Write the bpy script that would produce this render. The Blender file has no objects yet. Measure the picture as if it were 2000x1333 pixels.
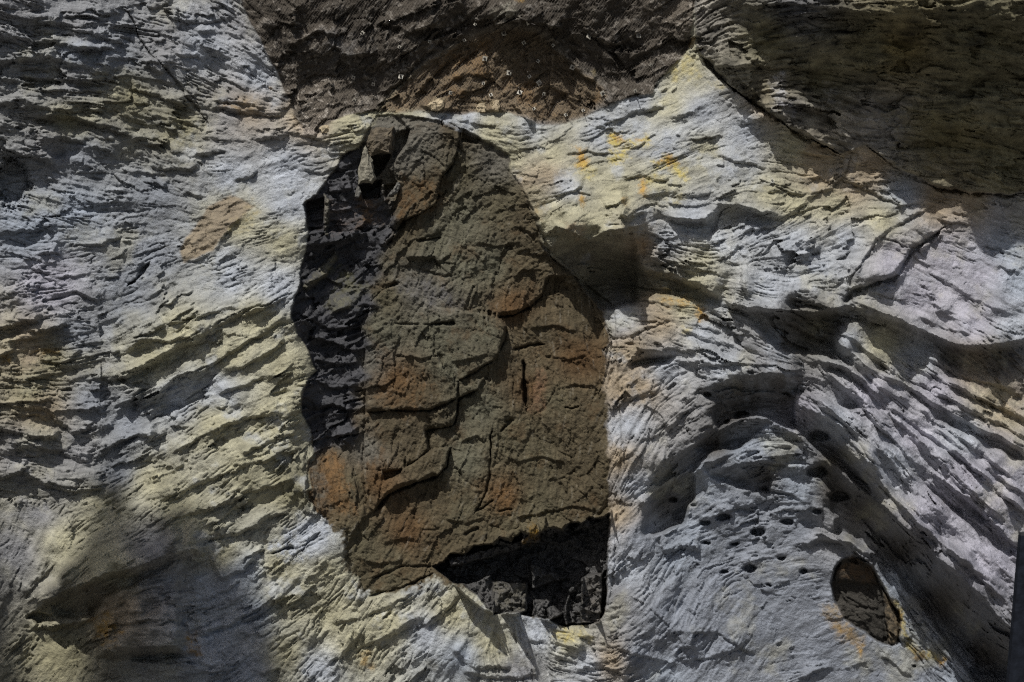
import bpy, math, random
import numpy as np
import bmesh
from mathutils import noise as mnoise

# ------------------------------------------------------------------ scale and camera
S = 0.02                 # metres per unit of the wall plan (1 unit = 2 cm), wall plan is 2000 x 1333 units
DIST = 2500.0            # units from the camera to the wall
ZC = 18.0                # height of the frame centre above the gorge floor
sc = bpy.context.scene
col = sc.collection

cam_d = bpy.data.cameras.new("camera")
cam_d.sensor_width = 36.0
cam_d.lens = 36.0 * DIST / 2000.0
cam_d.clip_start = 0.5
cam_d.clip_end = 1000.0
cam = bpy.data.objects.new("camera", cam_d)
cam.location = (0.0, -DIST * S, ZC)
cam.rotation_euler = (math.radians(90), 0, 0)
col.objects.link(cam)
sc.camera = cam

# sunlight travels to the right, into the wall and steeply down
SUN_DIR = np.array([0.26, 0.53, -0.77]); SUN_DIR /= np.linalg.norm(SUN_DIR)
sun_el = math.asin(-SUN_DIR[2])
sun_az = math.atan2(-SUN_DIR[0], -SUN_DIR[1])        # compass angle of the sun from +Y towards +X

world = bpy.data.worlds.new("World")
sc.world = world
world.use_nodes = True
wn = world.node_tree
wn.nodes.clear()
w_out = wn.nodes.new("ShaderNodeOutputWorld")
w_bg = wn.nodes.new("ShaderNodeBackground")
w_sky = wn.nodes.new("ShaderNodeTexSky")
w_sky.sky_type = 'NISHITA'
w_sky.sun_disc = False
w_sky.sun_elevation = sun_el
w_sky.sun_rotation = sun_az
w_sky.dust_density = 3.0
w_bg.inputs["Strength"].default_value = 0.072
wn.links.new(w_sky.outputs[0], w_bg.inputs[0])
wn.links.new(w_bg.outputs[0], w_out.inputs[0])

sun_d = bpy.data.lights.new("sun", 'SUN')
sun_d.energy = 4.0
sun_d.angle = math.radians(0.6)
sun_d.color = (1.0, 0.98, 0.95)
sun = bpy.data.objects.new("sun", sun_d)
sun.location = (-40, -40, 80)
from mathutils import Vector
sun.rotation_euler = Vector(SUN_DIR.tolist()).to_track_quat('-Z', 'Y').to_euler()
col.objects.link(sun)

sc.view_settings.view_transform = 'Standard'
sc.view_settings.look = 'None'
sc.view_settings.gamma = 1.0
sc.view_settings.use_curve_mapping = False
sc.view_settings.exposure = 0.0
sc.cycles.use_denoising = False
sc.cycles.filter_width = 1.15
sc.cycles.max_bounces = 5

rng = np.random.default_rng(11)
random.seed(5)
f32 = np.float32

# ------------------------------------------------------------------ the wall plan: a grid over u (right), v (down)
def axis(lo, hi, step, pre, post, n):
    core = np.arange(lo, hi + step * .5, step)
    a = lo - pre * (np.linspace(1, 0, n, endpoint=False)) ** 1.6
    b = hi + post * (np.linspace(0, 1, n + 1)[1:]) ** 1.6
    return np.concatenate([a, core, b]).astype(f32)
STEP = 1.65
ua = axis(-40, 2040, STEP, 520, 420, 36)
va = axis(-40, 1373, STEP, 620, 420, 36)
NU, NV = len(ua), len(va)
U0, V0 = np.meshgrid(ua, va)

# ------------------------------------------------------------------ noise
def vnoise(x, y, seed):
    """smooth value noise in -1..1"""
    r = np.random.default_rng(seed)
    n = 256
    tab = r.uniform(-1, 1, (n, n)).astype(f32)
    xi = np.floor(x).astype(np.int32); yi = np.floor(y).astype(np.int32)
    fx = (x - xi).astype(f32); fy = (y - yi).astype(f32)
    fx = fx * fx * fx * (fx * (fx * 6 - 15) + 10); fy = fy * fy * fy * (fy * (fy * 6 - 15) + 10)
    xi &= 255; yi &= 255
    x1 = (xi + 1) & 255; y1 = (yi + 1) & 255
    a = tab[yi, xi]; b = tab[yi, x1]; c = tab[y1, xi]; d = tab[y1, x1]
    a += (b - a) * fx; c += (d - c) * fx
    return a + (c - a) * fy
def fbm(x, y, scale, seed, octaves=4, gain=0.5):
    o = np.zeros(x.shape, f32); amp = 1.0; tot = 0.0; s = 1.0 / scale
    for k in range(octaves):
        ca, sa = math.cos(k * 1.1), math.sin(k * 1.1)
        o += amp * vnoise((x * ca - y * sa) * s + 17 * k, (x * sa + y * ca) * s + 31 * k, seed + k)
        tot += amp; amp *= gain; s *= 2.03
    return o / tot
def worley(x, y, scale, seed):
    """distance to nearest and second nearest point, and a random value per cell"""
    r = np.random.default_rng(seed); n = 128
    px = r.random((n, n), dtype=f32); py = r.random((n, n), dtype=f32); pv = r.random((n, n), dtype=f32)
    X = x / scale; Y = y / scale
    xi = np.floor(X).astype(np.int32); yi = np.floor(Y).astype(np.int32)
    d1 = np.full(x.shape, 9, f32); d2 = np.full(x.shape, 9, f32); val = np.zeros(x.shape, f32)
    for dy in (-1, 0, 1):
        for dx in (-1, 0, 1):
            cx = (xi + dx) & (n - 1); cy = (yi + dy) & (n - 1)
            d = np.hypot(xi + dx + px[cy, cx] - X, yi + dy + py[cy, cx] - Y)
            closer = d < d1
            d2 = np.where(closer, d1, np.minimum(d2, d))
            val = np.where(closer, pv[cy, cx], val)
            d1 = np.where(closer, d, d1)
    return d1, d2, val
def facets(x, y, scale, tilt, seed):
    """broken planes: each cell is flat, tilted and offset its own way"""
    r = np.random.default_rng(seed); n = 128
    px = r.random((n, n), dtype=f32); py = r.random((n, n), dtype=f32)
    ga = r.normal(0, tilt, (n, n)).astype(f32); gb = r.normal(0, tilt, (n, n)).astype(f32); go = r.normal(0, tilt * .22, (n, n)).astype(f32)
    X = x / scale; Y = y / scale
    xi = np.floor(X).astype(np.int32); yi = np.floor(Y).astype(np.int32)
    best = np.full(x.shape, 99, f32); out = np.zeros(x.shape, f32)
    for dy in (-1, 0, 1):
        for dx in (-1, 0, 1):
            cx = (xi + dx) & (n - 1); cy = (yi + dy) & (n - 1)
            ex = X - (xi + dx + px[cy, cx]); ey = Y - (yi + dy + py[cy, cx])
            d = np.abs(ex) ** 1.6 + np.abs(ey) ** 1.6
            near = d < best
            best = np.where(near, d, best)
            out = np.where(near, ga[cy, cx] * ex + gb[cy, cx] * ey + go[cy, cx], out)
    return out * scale
def sstep(a, b, x):
    t = np.clip((x - a) / (b - a), 0, 1)
    return t * t * (3 - 2 * t)

# ragged plan coordinates, so that no outline is smooth
WU = (U0 + 6.0 * fbm(U0, V0, 40, 101, 5, .65)).astype(f32)
WV = (V0 + 6.0 * fbm(U0, V0, 40, 151, 5, .65)).astype(f32)
RAG = (7.0 * fbm(U0, V0, 26, 171, 5, .7) * (1 - .62 * np.clip((U0 - 1560) / 90, 0, 1) * np.clip((V0 - 560) / 60, 0, 1))).astype(f32)

# ------------------------------------------------------------------ shapes in the plan
def window(pts, pad):
    xs = [p[0] for p in pts]; ys = [p[1] for p in pts]
    i0 = np.searchsorted(ua, min(xs) - pad); i1 = np.searchsorted(ua, max(xs) + pad)
    j0 = np.searchsorted(va, min(ys) - pad); j1 = np.searchsorted(va, max(ys) + pad)
    return slice(max(j0, 0), max(j1, 1)), slice(max(i0, 0), max(i1, 1))
def seg_dist(X, Y, pts):
    """unsigned distance, signed side (positive = above a path that runs to the right) and 0..1 position along an open path"""
    best = np.full(X.shape, 1e9, f32); side = np.zeros(X.shape, f32); pos = np.zeros(X.shape, f32)
    L = [0.0]
    for (a, b) in zip(pts[:-1], pts[1:]): L.append(L[-1] + math.hypot(b[0] - a[0], b[1] - a[1]))
    for k, (a, b) in enumerate(zip(pts[:-1], pts[1:])):
        dx, dy = b[0] - a[0], b[1] - a[1]; l2 = dx * dx + dy * dy + 1e-6; l = math.sqrt(l2)
        t = np.clip(((X - a[0]) * dx + (Y - a[1]) * dy) / l2, 0, 1)
        ex = X - a[0] - t * dx; ey = Y - a[1] - t * dy
        d = np.hypot(ex, ey)
        s = ((X - a[0]) * dy - (Y - a[1]) * dx) / l
        near = d < best - 1e-3
        best = np.where(near, d, best); side = np.where(near, s, side)
        pos = np.where(near, (L[k] + t * l) / (L[-1] + 1e-6), pos)
    return best, np.where(side >= 0, best, -best), pos
def poly_sd(X, Y, pts):
    """signed distance to a closed outline, positive inside"""
    best = np.full(X.shape, 1e9, f32); inside = np.zeros(X.shape, bool)
    n = len(pts)
    for k in range(n):
        a, b = pts[k], pts[(k + 1) % n]
        dx, dy = b[0] - a[0], b[1] - a[1]; l2 = dx * dx + dy * dy + 1e-6
        t = np.clip(((X - a[0]) * dx + (Y - a[1]) * dy) / l2, 0, 1)
        best = np.minimum(best, np.hypot(X - a[0] - t * dx, Y - a[1] - t * dy))
        if a[1] != b[1]:
            c = ((a[1] > Y) != (b[1] > Y)) & (X < dx * (Y - a[1]) / dy + a[0])
            inside ^= c
    return np.where(inside, best, -best)
H = np.zeros((NV, NU), f32)          # relief towards the viewer, in plan units
def ledge(pts, A, W=45, e=6, end=.12, gap=2.5):
    """a lip: the rock swells above the path and breaks off below it"""
    w = window(pts, max(4 * W, 30)); X, Y = WU[w], WV[w]
    d, s, p = seg_dist(X, Y, pts)
    tap = np.minimum(sstep(0, end, p), sstep(0, end, 1 - p)) if end > 0 else 1.0
    s = s + RAG[w] * min(1.0, W / 26)
    f = np.where(s >= 0, np.exp(-np.maximum(s, 0) / W), np.clip(1 + s / e, 0, 1))
    H[w] += (A * tap * f * (1 + .5 * vnoise(U0[w] / 33, V0[w] / 33, 79))).astype(f32)
    if gap: H[w] -= (gap * tap * np.exp(-((s + e * .8) / 2.0) ** 2) * sstep(-.5, .3, vnoise(U0[w] / 21, V0[w] / 21, 83))).astype(f32)
def crack(pts, A, wd=3.0, end=.06):
    w = window(pts, 6 * wd + 12); X, Y = WU[w], WV[w]
    d, s, p = seg_dist(X, Y, pts)
    tap = np.minimum(sstep(0, end, p), sstep(0, end, 1 - p))
    jit = .62 + .85 * vnoise(U0[w] / 21, V0[w] / 21, 77) + .25 * vnoise(U0[w] / 6, V0[w] / 6, 78)
    H[w] -= (A * np.exp(-(d / (wd * (.4 + .6 * tap) * jit.clip(.12, 1.5) + .3)) ** 2) * (.3 + .7 * tap)).astype(f32)
def plate(pts, dh, gu=0.0, gv=0.0, e=3.0, crown=0.0):
    """raises or sinks an outlined piece, tilts it and domes it"""
    w = window(pts, 14); X, Y = WU[w], WV[w]
    sd = poly_sd(X, Y, pts); m = sstep(-e, e, sd)
    cu = sum(p[0] for p in pts) / len(pts); cv = sum(p[1] for p in pts) / len(pts)
    H[w] += (m * (dh + gu * (X - cu) + gv * (Y - cv) + crown * np.sqrt(np.clip(sd, 0, None)))).astype(f32)
def hole(u, v, r, ry, depth):
    pts = [(u - r * 3, v - r * 3), (u + r * 3, v + r * 3)]
    w = window(pts, 4); X, Y = WU[w], WV[w]
    q = np.hypot((X - u) / r, (Y - v) / ry) + .09 * RAG[w]
    H[w] -= (depth * (1 - sstep(.55, 1.15, q))).astype(f32)
def bump(u, v, ru, rv, A, ang=0.0):
    R = max(ru, rv); pts = [(u - R * 3, v - R * 3), (u + R * 3, v + R * 3)]
    w = window(pts, 4); X, Y = WU[w] - u, WV[w] - v
    c, s_ = math.cos(math.radians(ang)), math.sin(math.radians(ang))
    a = (X * c + Y * s_) / ru; b = (-X * s_ + Y * c) / rv
    H[w] += (A * np.exp(-(a * a + b * b))).astype(f32)
def under(pts, slope=.7, e=3.0, gu=0.0):
    """cuts an outlined underside that slopes back into the wall from its upper edge down"""
    w = window(pts, 14); X, Y = WU[w] + .5 * RAG[w], WV[w] + .5 * RAG[w]
    m = sstep(-e, e, poly_sd(X, Y, pts)); dv = np.gradient(va)[w[0]]
    t = np.zeros(m.shape[1], f32); out = np.zeros(m.shape, f32)
    for j in range(m.shape[0]):
        t = np.where(m[j] > .02, t + dv[j], 0); out[j] = t * m[j]
    H[w] -= (slope * blur(out, 2, 1)).astype(f32)
def mask(pts, e=4.0):
    out = np.zeros((NV, NU), f32); w = window(pts, 3 * e + 10)
    out[w] = sstep(-e, e, poly_sd(WU[w], WV[w], pts)); return out
def scatter(ctrl, power=3.0, soft=30.0):
    num = 0; den = 0
    X = U0[::4, ::4]; Y = V0[::4, ::4]
    for c in ctrl:
        wgt = 1.0 / ((X - c[0]) ** 2 + (Y - c[1]) ** 2 + soft * soft) ** (power / 2)
        num = num + wgt[..., None] * np.array(c[2:], f32); den = den + wgt
    low = num / den[..., None]
    # back to the full grid, bilinear
    jj = np.minimum(np.arange(NV) / 4, low.shape[0] - 1.001); ii = np.minimum(np.arange(NU) / 4, low.shape[1] - 1.001)
    j0 = jj.astype(int); i0 = ii.astype(int); fj = (jj - j0)[:, None, None]; fi = (ii - i0)[None, :, None]
    a = low[j0][:, i0]; b = low[j0][:, i0 + 1]; c_ = low[j0 + 1][:, i0]; d = low[j0 + 1][:, i0 + 1]
    return ((a * (1 - fi) + b * fi) * (1 - fj) + (c_ * (1 - fi) + d * fi) * fj).astype(f32)
def blur(a, r, n=2):
    for _ in range(n):
        for ax in (0, 1):
            c = np.cumsum(np.pad(a, [(r + 1, r) if k == ax else (0, 0) for k in (0, 1)], mode='edge'), axis=ax, dtype=np.float64)
            a = ((c[2 * r + 1:] - c[:-2 * r - 1]) if ax == 0 else (c[:, 2 * r + 1:] - c[:, :-2 * r - 1])) / (2 * r + 1)
    return a.astype(f32)

# ------------------------------------------------------------------ outlines
SLAB = [(735,226),(771,224),(802,228),(858,235),(900,253),(928,270),(963,284),(995,305),(1000,337),(1016,361),(1040,410),(1055,445),(1062,477),
        (1076,501),(1097,519),(1125,543),(1153,578),(1181,606),(1184,640),(1190,668),(1182,690),(1188,722),(1181,760),(1187,800),(1184,832),(1193,862),(1187,885),(1197,905),(1189,935),(1196,965),(1189,1010),
        (1188,1040),(1187,1100),(1183,1180),(1172,1215),(1140,1222),(1105,1224),(1075,1210),(1035,1205),(1010,1195),(965,1200),(950,1185),
        (930,1160),(900,1140),(875,1140),(850,1130),(800,1148),(745,1163),(720,1170),(700,1130),(680,1120),(672,1080),(676,1040),(640,1020),
        (605,990),(600,950),(606,900),(611,888),(606,839),(590,808),(592,766),(603,738),(617,724),(603,685),(578,650),(571,601),(582,566),(587,538),(596,496),
        (600,455),(597,400),(630,370),(655,330),(670,305),(700,290),(715,262)]
SLATE = [(560,380),(630,360),(665,300),(700,285),(724,330),(752,380),(775,430),(762,470),(742,505),(748,535),(724,565),(738,600),(706,640),(728,672),(698,705),(722,738),(690,765),(712,790),(684,812),
         (700,850),(690,875),(640,872),(612,890),(560,900),(550,650)]
P1 = [(770,215),(858,232),(897,253),(897,277),(886,319),(862,347),(858,375),(851,400),(823,417),(788,431),(774,452),(763,440),(775,400),(778,360),(760,330),(790,290),(800,255)]
P4 = [(974,620),(1002,617),(1037,599),(1058,578),(1072,540),(1125,540),(1200,600),(1215,900),(1205,1000),(1141,1017),(1113,1039),(1067,1015),(1021,1027),(962,1057),
      (946,971),(956,936),(958,891),(960,842),(950,800),(932,761),(960,715),(967,702),(984,667),(988,638)]
P9 = [(722,592),(746,568),(778,554),(850,600),(974,620),(988,638),(984,667),(967,702),(928,726),(897,744),(893,768),(892,780),(865,791),(837,803),(795,801),(746,803),(718,805),(712,750),(715,660)]
P5 = [(718,805),(746,803),(795,801),(837,803),(865,791),(892,780),(892,810),(886,831),(830,842),(836,862),(841,880),(792,915),(746,922),(742,960),(732,999),(715,990),(710,900)]
P6 = [(792,915),(841,880),(879,873),(872,912),(855,929),(792,950),(760,964),(746,975),(746,950)]
P7 = [(732,999),(760,964),(792,950),(855,929),(872,912),(879,873),(841,880),(836,862),(830,842),(886,831),(892,810),(893,780),(932,761),(950,800),(960,842),(958,891),(956,936),(946,971),
      (962,1057),(892,1069),(846,1108),(800,1135),(745,1163),(715,1175),(690,1130),(672,1080),(690,1040),(715,1010)]
P8 = [(590,950),(612,885),(640,872),(680,890),(703,960),(715,1010),(690,1045),(640,1022),(600,1000)]
CAVITY = [(846,1108),(866,1100),(878,1086),(905,1084),(926,1068),(962,1068),(974,1053),(1002,1058),(1021,1042),(1048,1048),(1072,1032),(1098,1038),(1113,1024),(1140,1022),(1150,1010),(1175,1010),(1210,995),(1200,1100),(1190,1240),(1060,1230),(940,1200),(900,1150)]
ROOF = [(1358,-700),(1358,60),(1366,109),(1415,161),(1475,207),(1545,249),(1598,280),(1643,301),(1685,285),(1738,319),(1790,343),(1832,364),(1895,376),(1950,378),(2500,380),(2500,-700)]
NET = [(470,-700),(470,0),(500,60),(545,150),(575,225),(600,268),(625,262),(650,235),(690,222),(735,218),(790,222),(815,215),(850,220),(900,226),(935,220),(990,222),(1030,232),(1048,243),
       (1075,245),(1110,242),(1150,225),(1190,205),(1240,190),(1275,185),(1285,160),(1310,130),(1335,110),(1350,80),(1352,40),(1358,0),(1358,-700)]
CONE = [(735,222),(770,180),(810,140),(850,110),(890,85),(930,66),(980,55),(1040,55),(1075,80),(1110,120),(1160,150),(1190,190),(1150,225),(1110,242),(1048,243),(1030,232),(990,222),(900,226),(815,215)]
NICHE = [(1626,1143),(1632,1115),(1648,1092),(1671,1087),(1703,1106),(1720,1139),(1734,1164),(1752,1192),(1762,1234),(1759,1255),(1738,1262),(1713,1253),(1678,1230),(1650,1209),(1633,1174)]
TAN = [(448,382),(406,403),(378,448),(361,467),(352,493),(357,512),(385,503),(417,489),(436,457),(452,440),(475,425),(497,404),(473,389)]
LAVENDER = [(1846,440),(1783,486),(1755,535),(1727,549),(1664,570),(1668,584),(1738,615),(1801,643),(1860,668),(1903,677),(1941,671),(2000,661),(2400,650),(2400,440),(2000,425),(1920,430)]

# ------------------------------------------------------------------ broad relief
H += scatter([
 (-500,100,60),(-500,700,60),(-500,1300,60),(0,0,75),(0,200,66),(0,400,45),(0,600,50),(0,800,40),(0,1000,15),(0,1300,10),(150,100,52),(150,300,35),(150,500,32),(150,700,34),(150,850,18),
 (300,100,30),(300,300,14),(300,450,10),(300,600,28),(300,750,30),(300,900,40),(300,1000,50),(200,1130,60),(120,1250,-10),(300,1200,42),(300,1320,0),(450,60,0),(450,200,-8),(450,350,8),(450,500,22),
 (450,700,42),(450,900,48),(450,1050,40),(450,1200,20),(560,300,6),(560,450,28),(560,600,44),(560,750,48),(560,900,42),(600,1050,34),(600,1200,20),(600,1320,10),
 (700,245,16),(860,240,12),(1000,260,8),(1100,270,0),(1200,230,-14),(1300,160,-20),(1340,100,-25),
 (800,400,-12),(800,600,-10),(800,800,-8),(800,1000,0),(950,400,-10),(950,600,-8),(950,800,-8),(950,1000,0),(1100,700,-22),(1100,900,-16),(1150,600,-30),(650,500,-25),(650,700,-25),(650,850,-18),
 (1100,350,28),(1150,430,46),(1200,440,48),(1120,520,-18),(1200,530,-58),(1250,548,-56),(1150,565,-50),(1300,300,28),(1300,390,40),(1400,250,8),(1400,370,36),(1350,480,45),(1300,572,-16),(1450,500,50),(1500,300,8),(1500,560,62),
 (1600,330,6),(1600,450,36),(1620,560,60),(1700,400,10),(1750,470,30),(1800,400,0),(1840,450,24),(1950,480,10),(1950,600,42),(2200,500,10),
 (1300,650,6),(1300,750,10),(1230,700,10),(1230,900,24),(1220,1050,26),(1230,1200,26),(1400,700,22),(1500,705,72),(1380,850,6),(1320,950,-22),(1450,800,24),(1500,790,28),(1450,870,0),(1450,1000,-34),(1550,850,10),(1560,950,-28),(1550,1050,-44),(1350,1050,-28),(1430,1090,-42),
 (1600,680,0),(1620,770,30),(1700,790,44),(1700,880,75),(1780,700,-20),(1850,760,5),(1900,850,35),(1850,950,65),(1950,1000,70),(1950,800,10),(1790,1010,95),(1885,1110,105),(1975,1220,110),
 (1640,1000,-38),(1720,1080,-58),(1790,1180,-66),(1850,1270,-68),(1925,1330,-64),(1500,1150,-38),(1600,1180,-46),(1700,1320,-62),(1500,1310,-46),(1350,1150,-16),(1350,1310,-22),(1600,1310,-54),(1100,1280,14),(950,1280,14),(850,1200,22),(750,1280,10),
 (1420,60,30),(1480,130,50),(1560,180,66),(1620,240,50),(1700,230,64),(1720,290,34),(1830,330,34),(1950,340,40),(1500,0,140),(1600,60,163),(1600,0,212),(1750,130,145),(1750,0,244),(1900,200,135),(1900,80,215),(1900,0,286),(2050,200,140),(2050,0,290),(2050,350,50),
 (1500,-200,150),(1750,-200,250),(1950,-200,300),(2300,0,300),(2300,300,100),(2300,700,60),(2300,1100,80),
 (550,0,20),(620,150,-20),(620,60,10),(720,190,-28),(720,60,0),(850,200,-34),(850,110,-24),(850,0,20),(1000,200,-44),(1000,130,-35),(1000,75,-26),(1000,20,14),(1100,220,-47),(1100,150,-38),(1150,130,-32),(1150,20,20),(1250,150,-40),(1280,60,-15),(1280,0,5),
 (0,-300,80),(500,-200,60),(800,-200,70),(1100,-200,70),(1300,-200,60),(500,-500,150),(1000,-500,150),(200,1700,0),(1000,1700,30),(1800,1700,20)], 3.2, 22)[..., 0]
H += (-.07 * (V0.clip(0, 1400) - 700) * sstep(330, -60, U0)).astype(f32).clip(-110, 190)
H = blur(H, 9, 2)

# ------------------------------------------------------------------ foliation direction (degrees, positive = falls to the right)
DIR = [(100,60,5),(100,250,5),(300,150,14),(250,250,16),(450,100,35),(100,400,5),(300,330,18),(430,280,10),(500,350,-25),(150,500,-8),(300,600,-24),(450,650,-27),(500,480,-22),(100,650,-8),(300,800,-26),(500,850,-28),
 (80,800,6),(80,900,10),(250,1000,-35),(450,1000,-36),(150,1150,-36),(50,1050,-70),(350,1180,-15),(300,1260,-4),(550,1200,-35),(650,1280,-62),(620,1060,-30),(100,1300,-50),
 (850,300,-65),(850,500,-78),(900,700,82),(850,900,-75),(1100,700,84),(1100,900,80),(850,1080,-60),(640,420,-15),(640,560,-30),(650,750,-15),(650,950,78),
 (700,235,-12),(900,235,8),(1000,260,6),(800,1200,-35),(900,1230,-52),(1000,1270,75),(1150,1270,10),(1150,330,-20),(1100,300,-15),(1300,250,-24),(1320,150,-40),(1450,230,-16),(1550,320,14),(1350,350,-14),(1450,480,-20),
 (1600,420,-25),(1650,500,-15),(1350,530,12),(1500,570,14),(1300,650,14),(1400,650,25),(1500,660,36),(1280,760,-42),(1240,850,-66),(1350,850,-38),(1500,770,4),(1600,800,36),(1700,800,40),(1800,740,30),(1900,800,36),
 (1950,1000,44),(1750,950,46),(1850,1100,46),(1650,900,38),(1500,900,-8),(1400,950,-25),(1550,1000,-8),(1400,1050,-22),(1650,1010,34),(1750,1120,52),(1850,1250,48),(1340,1150,-64),(1450,1220,-62),(1500,1120,-8),(1600,1280,-15),
 (1250,1250,-40),(1220,1100,-50),(1900,600,25),(1800,520,24),(1950,500,16),(1750,430,10),(1900,400,10),(1500,100,-6),(1700,100,3),(1900,200,0),(1600,240,20),(1850,330,5),(700,100,-48),(1000,150,-50),(850,180,-48),(1150,150,42),(1250,60,-35)]
dd = scatter([(a, b, math.cos(2 * math.radians(c)), math.sin(2 * math.radians(c))) for a, b, c in DIR], 3.4, 30)
theta0 = .5 * np.arctan2(dd[..., 1], dd[..., 0]); theta = theta0 + .20 * fbm(U0, V0, 120, 201, 2) + .24 * fbm(U0, V0, 46, 205, 3)
DX = np.cos(theta).astype(f32); DY = np.sin(theta).astype(f32)
def smear(chans, steps, step):
    """noise drawn out along the foliation"""
    jj, ii = np.meshgrid(np.arange(NV, dtype=f32), np.arange(NU, dtype=f32), indexing='ij')
    acc = [c.copy() for c in chans]
    for sgn in (1, -1):
        x, y = ii.copy(), jj.copy(); px = None
        for k in range(steps):
            xi = np.clip(x + .5, 0, NU - 1).astype(np.int32); yi = np.clip(y + .5, 0, NV - 1).astype(np.int32)
            idx = (yi * NU + xi).ravel()
            if k:
                wgt = 1 - k / steps
                for a, c in zip(acc, chans): a += wgt * c.ravel()[idx].reshape(a.shape)
            dx = DX.ravel()[idx].reshape(x.shape); dy = DY.ravel()[idx].reshape(x.shape)
            if px is None: dx = dx * sgn; dy = dy * sgn
            else:
                f = np.where(dx * px + dy * py < 0, -1, 1).astype(f32); dx = dx * f; dy = dy * f
            px, py = dx, dy
            x = x + dx * step; y = y + dy * step
    out = []
    for a in acc:
        a = a - a.mean(); out.append((a / a.std()).astype(f32))
    return out
white = rng.standard_normal((NV, NU)).astype(f32)
n_fine, n_slit = smear([blur(white, 1, 1), vnoise(U0 / 4.2, V0 / 4.2, 305)], 9, 1.1)
n_mid, n_mid2 = smear([vnoise(U0 / 6.5, V0 / 6.5, 301), vnoise(U0 / 7, V0 / 7, 302)], 9, 1.7)
n_long, n_long2 = smear([vnoise(U0 / 15, V0 / 15, 306), vnoise(U0 / 11, V0 / 11, 307)], 16, 3.0)
n_big, n_big2 = smear([vnoise(U0 / 16, V0 / 16, 303), vnoise(U0 / 22, V0 / 22, 304)], 10, 2.8)
def shelve(n, slope):
    """turns soft swells into ledges: a long slope above, a sharp break below"""
    h = n.copy()
    for j in range(NV - 2, -1, -1): np.maximum(h[j], h[j + 1] - slope, out=h[j])
    return h
def terrace(x, sharp=.82):
    k = np.floor(x); f = x - k
    return k + sstep(sharp, 1.0, f)
s_big = shelve(n_big, .07); s_mid = shelve(n_mid, .15); s_fine = shelve(n_fine, .34)

m_slab = mask(SLAB, 2.0); m_slate = mask(SLATE, 12) * m_slab; m_roof = mask(ROOF, 3); m_net = mask(NET, 3); m_cone = mask(CONE, 10) * m_net
m_cav = mask(CAVITY, 3) * m_slab; m_niche = mask(NICHE, 3); m_tan = mask(TAN, 4); m_lav = mask(LAVENDER, 5)
m_body = m_slab * (1 - m_slate)
pale = np.clip(1 - m_slab - m_roof - m_net - m_niche - m_tan, 0, 1)

# how rough the pale rock is from place to place
rough = scatter([(100,100,1.5,1.2),(300,200,1.2,1.4),(450,150,.9,1.5),(150,350,1.1,1.2),(300,450,.5,1.1),(100,500,.6,1.0),(450,400,.35,.45),(500,330,.3,.5),(560,400,.3,.5),(550,550,.5,.7),(350,650,.9,.8),(500,750,.9,.8),(100,800,1.2,1.3),(80,900,1.1,1.3),
 (300,850,.9,.8),(450,900,.8,.9),(250,1050,1.0,1.0),(50,1050,.3,.5),(150,1280,.6,.7),(400,1150,.5,.7),(500,1250,.4,.8),(620,1060,.5,.8),(650,1250,.9,1.2),(900,1230,.8,1.1),(1150,1290,.8,1.2),(1000,260,.4,.7),(1150,320,.3,.4),(1250,270,.3,.35),(1220,370,.35,.45),(1300,300,.3,.45),(1400,330,.3,.4),(1400,230,.3,.35),
 (1500,270,.3,.7),(1600,380,.35,.6),(1400,480,.9,1.2),(1550,500,.8,.9),(1700,520,.35,.5),(1850,520,.2,.4),(1950,600,.4,.7),(1300,620,.8,1.1),(1400,680,1.0,1.2),(1250,800,.8,1.0),(1230,1000,.7,1.0),(1550,700,.8,.9),(1650,800,1.0,.8),(1800,800,1.2,1.0),
 (1900,900,1.2,1.0),(1750,950,1.0,.9),(1850,1200,1.5,1.7),(1780,1100,1.5,1.7),(1920,1270,1.5,1.7),(1950,1100,1.0,.9),(1450,850,1.0,1.2),(1350,950,1.0,1.3),(1500,1000,1.0,1.2),(1400,1100,.7,1.1),(1180,540,1.5,1.6),(1260,560,1.4,1.5),(300,1150,1.3,1.3),(450,1200,1.1,1.2),(420,1290,1.0,1.1),(1600,640,1.4,1.5),(1900,700,1.3,1.4),(1450,780,1.3,1.5),(1550,1180,.15,.2),(1480,1190,.3,.4),(1600,1230,.15,.25),(1350,1220,.9,.9),(1600,1300,.3,.5),(1720,1310,.3,.4),(1480,1300,.6,.6)], 3.0, 40)
r_big, r_fine = rough[..., 0] * .9 + .15, rough[..., 1]
micro = fbm(U0, V0, 9, 401, 3, .65)
flake = terrace(fbm(U0, V0, 90, 411, 4) * 2.6 + n_mid2 * .25 + n_big2 * .4)
flake2 = terrace(fbm(U0, V0, 30, 421, 3) * 1.8 + n_mid * .7)
patch = np.clip(.75 + 1.5 * fbm(U0, V0, 85, 431, 4, .6), .12, 2.0)
patch2 = np.clip(.68 + 1.9 * fbm(U0, V0, 56, 441, 4, .6), .08, 1.8)
def contour_cracks(f, levels, width):
    gy, gx = np.gradient(f); g = np.hypot(gx, gy) / STEP + 1e-4; out = 0
    for lv in levels: out = np.maximum(out, np.exp(-(((f - lv) / g) / width) ** 2))
    return (out * sstep(.004, .02, g)).astype(f32)
pres = fbm(U0, V0, 55, 481, 4, .6); pres2 = fbm(U0, V0, 38, 485, 4, .6)
seam = contour_cracks(n_long + .3 * fbm(U0, V0, 18, 487, 3), (-.8, .5, 1.5), 1.5) * sstep(-.08, .2, pres)
seam2 = contour_cracks(n_long2 + .4 * fbm(U0, V0, 14, 489, 3), (-1.0, 0., 1.0), 1.1) * sstep(.05, .3, pres2)
bed = terrace(n_long * .9 + 2.2 * fbm(U0, V0, 120, 491, 4), .86)
slit = sstep(1.25, 2.0, n_slit) * np.clip(patch2 - .4, 0, 1.5)
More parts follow.
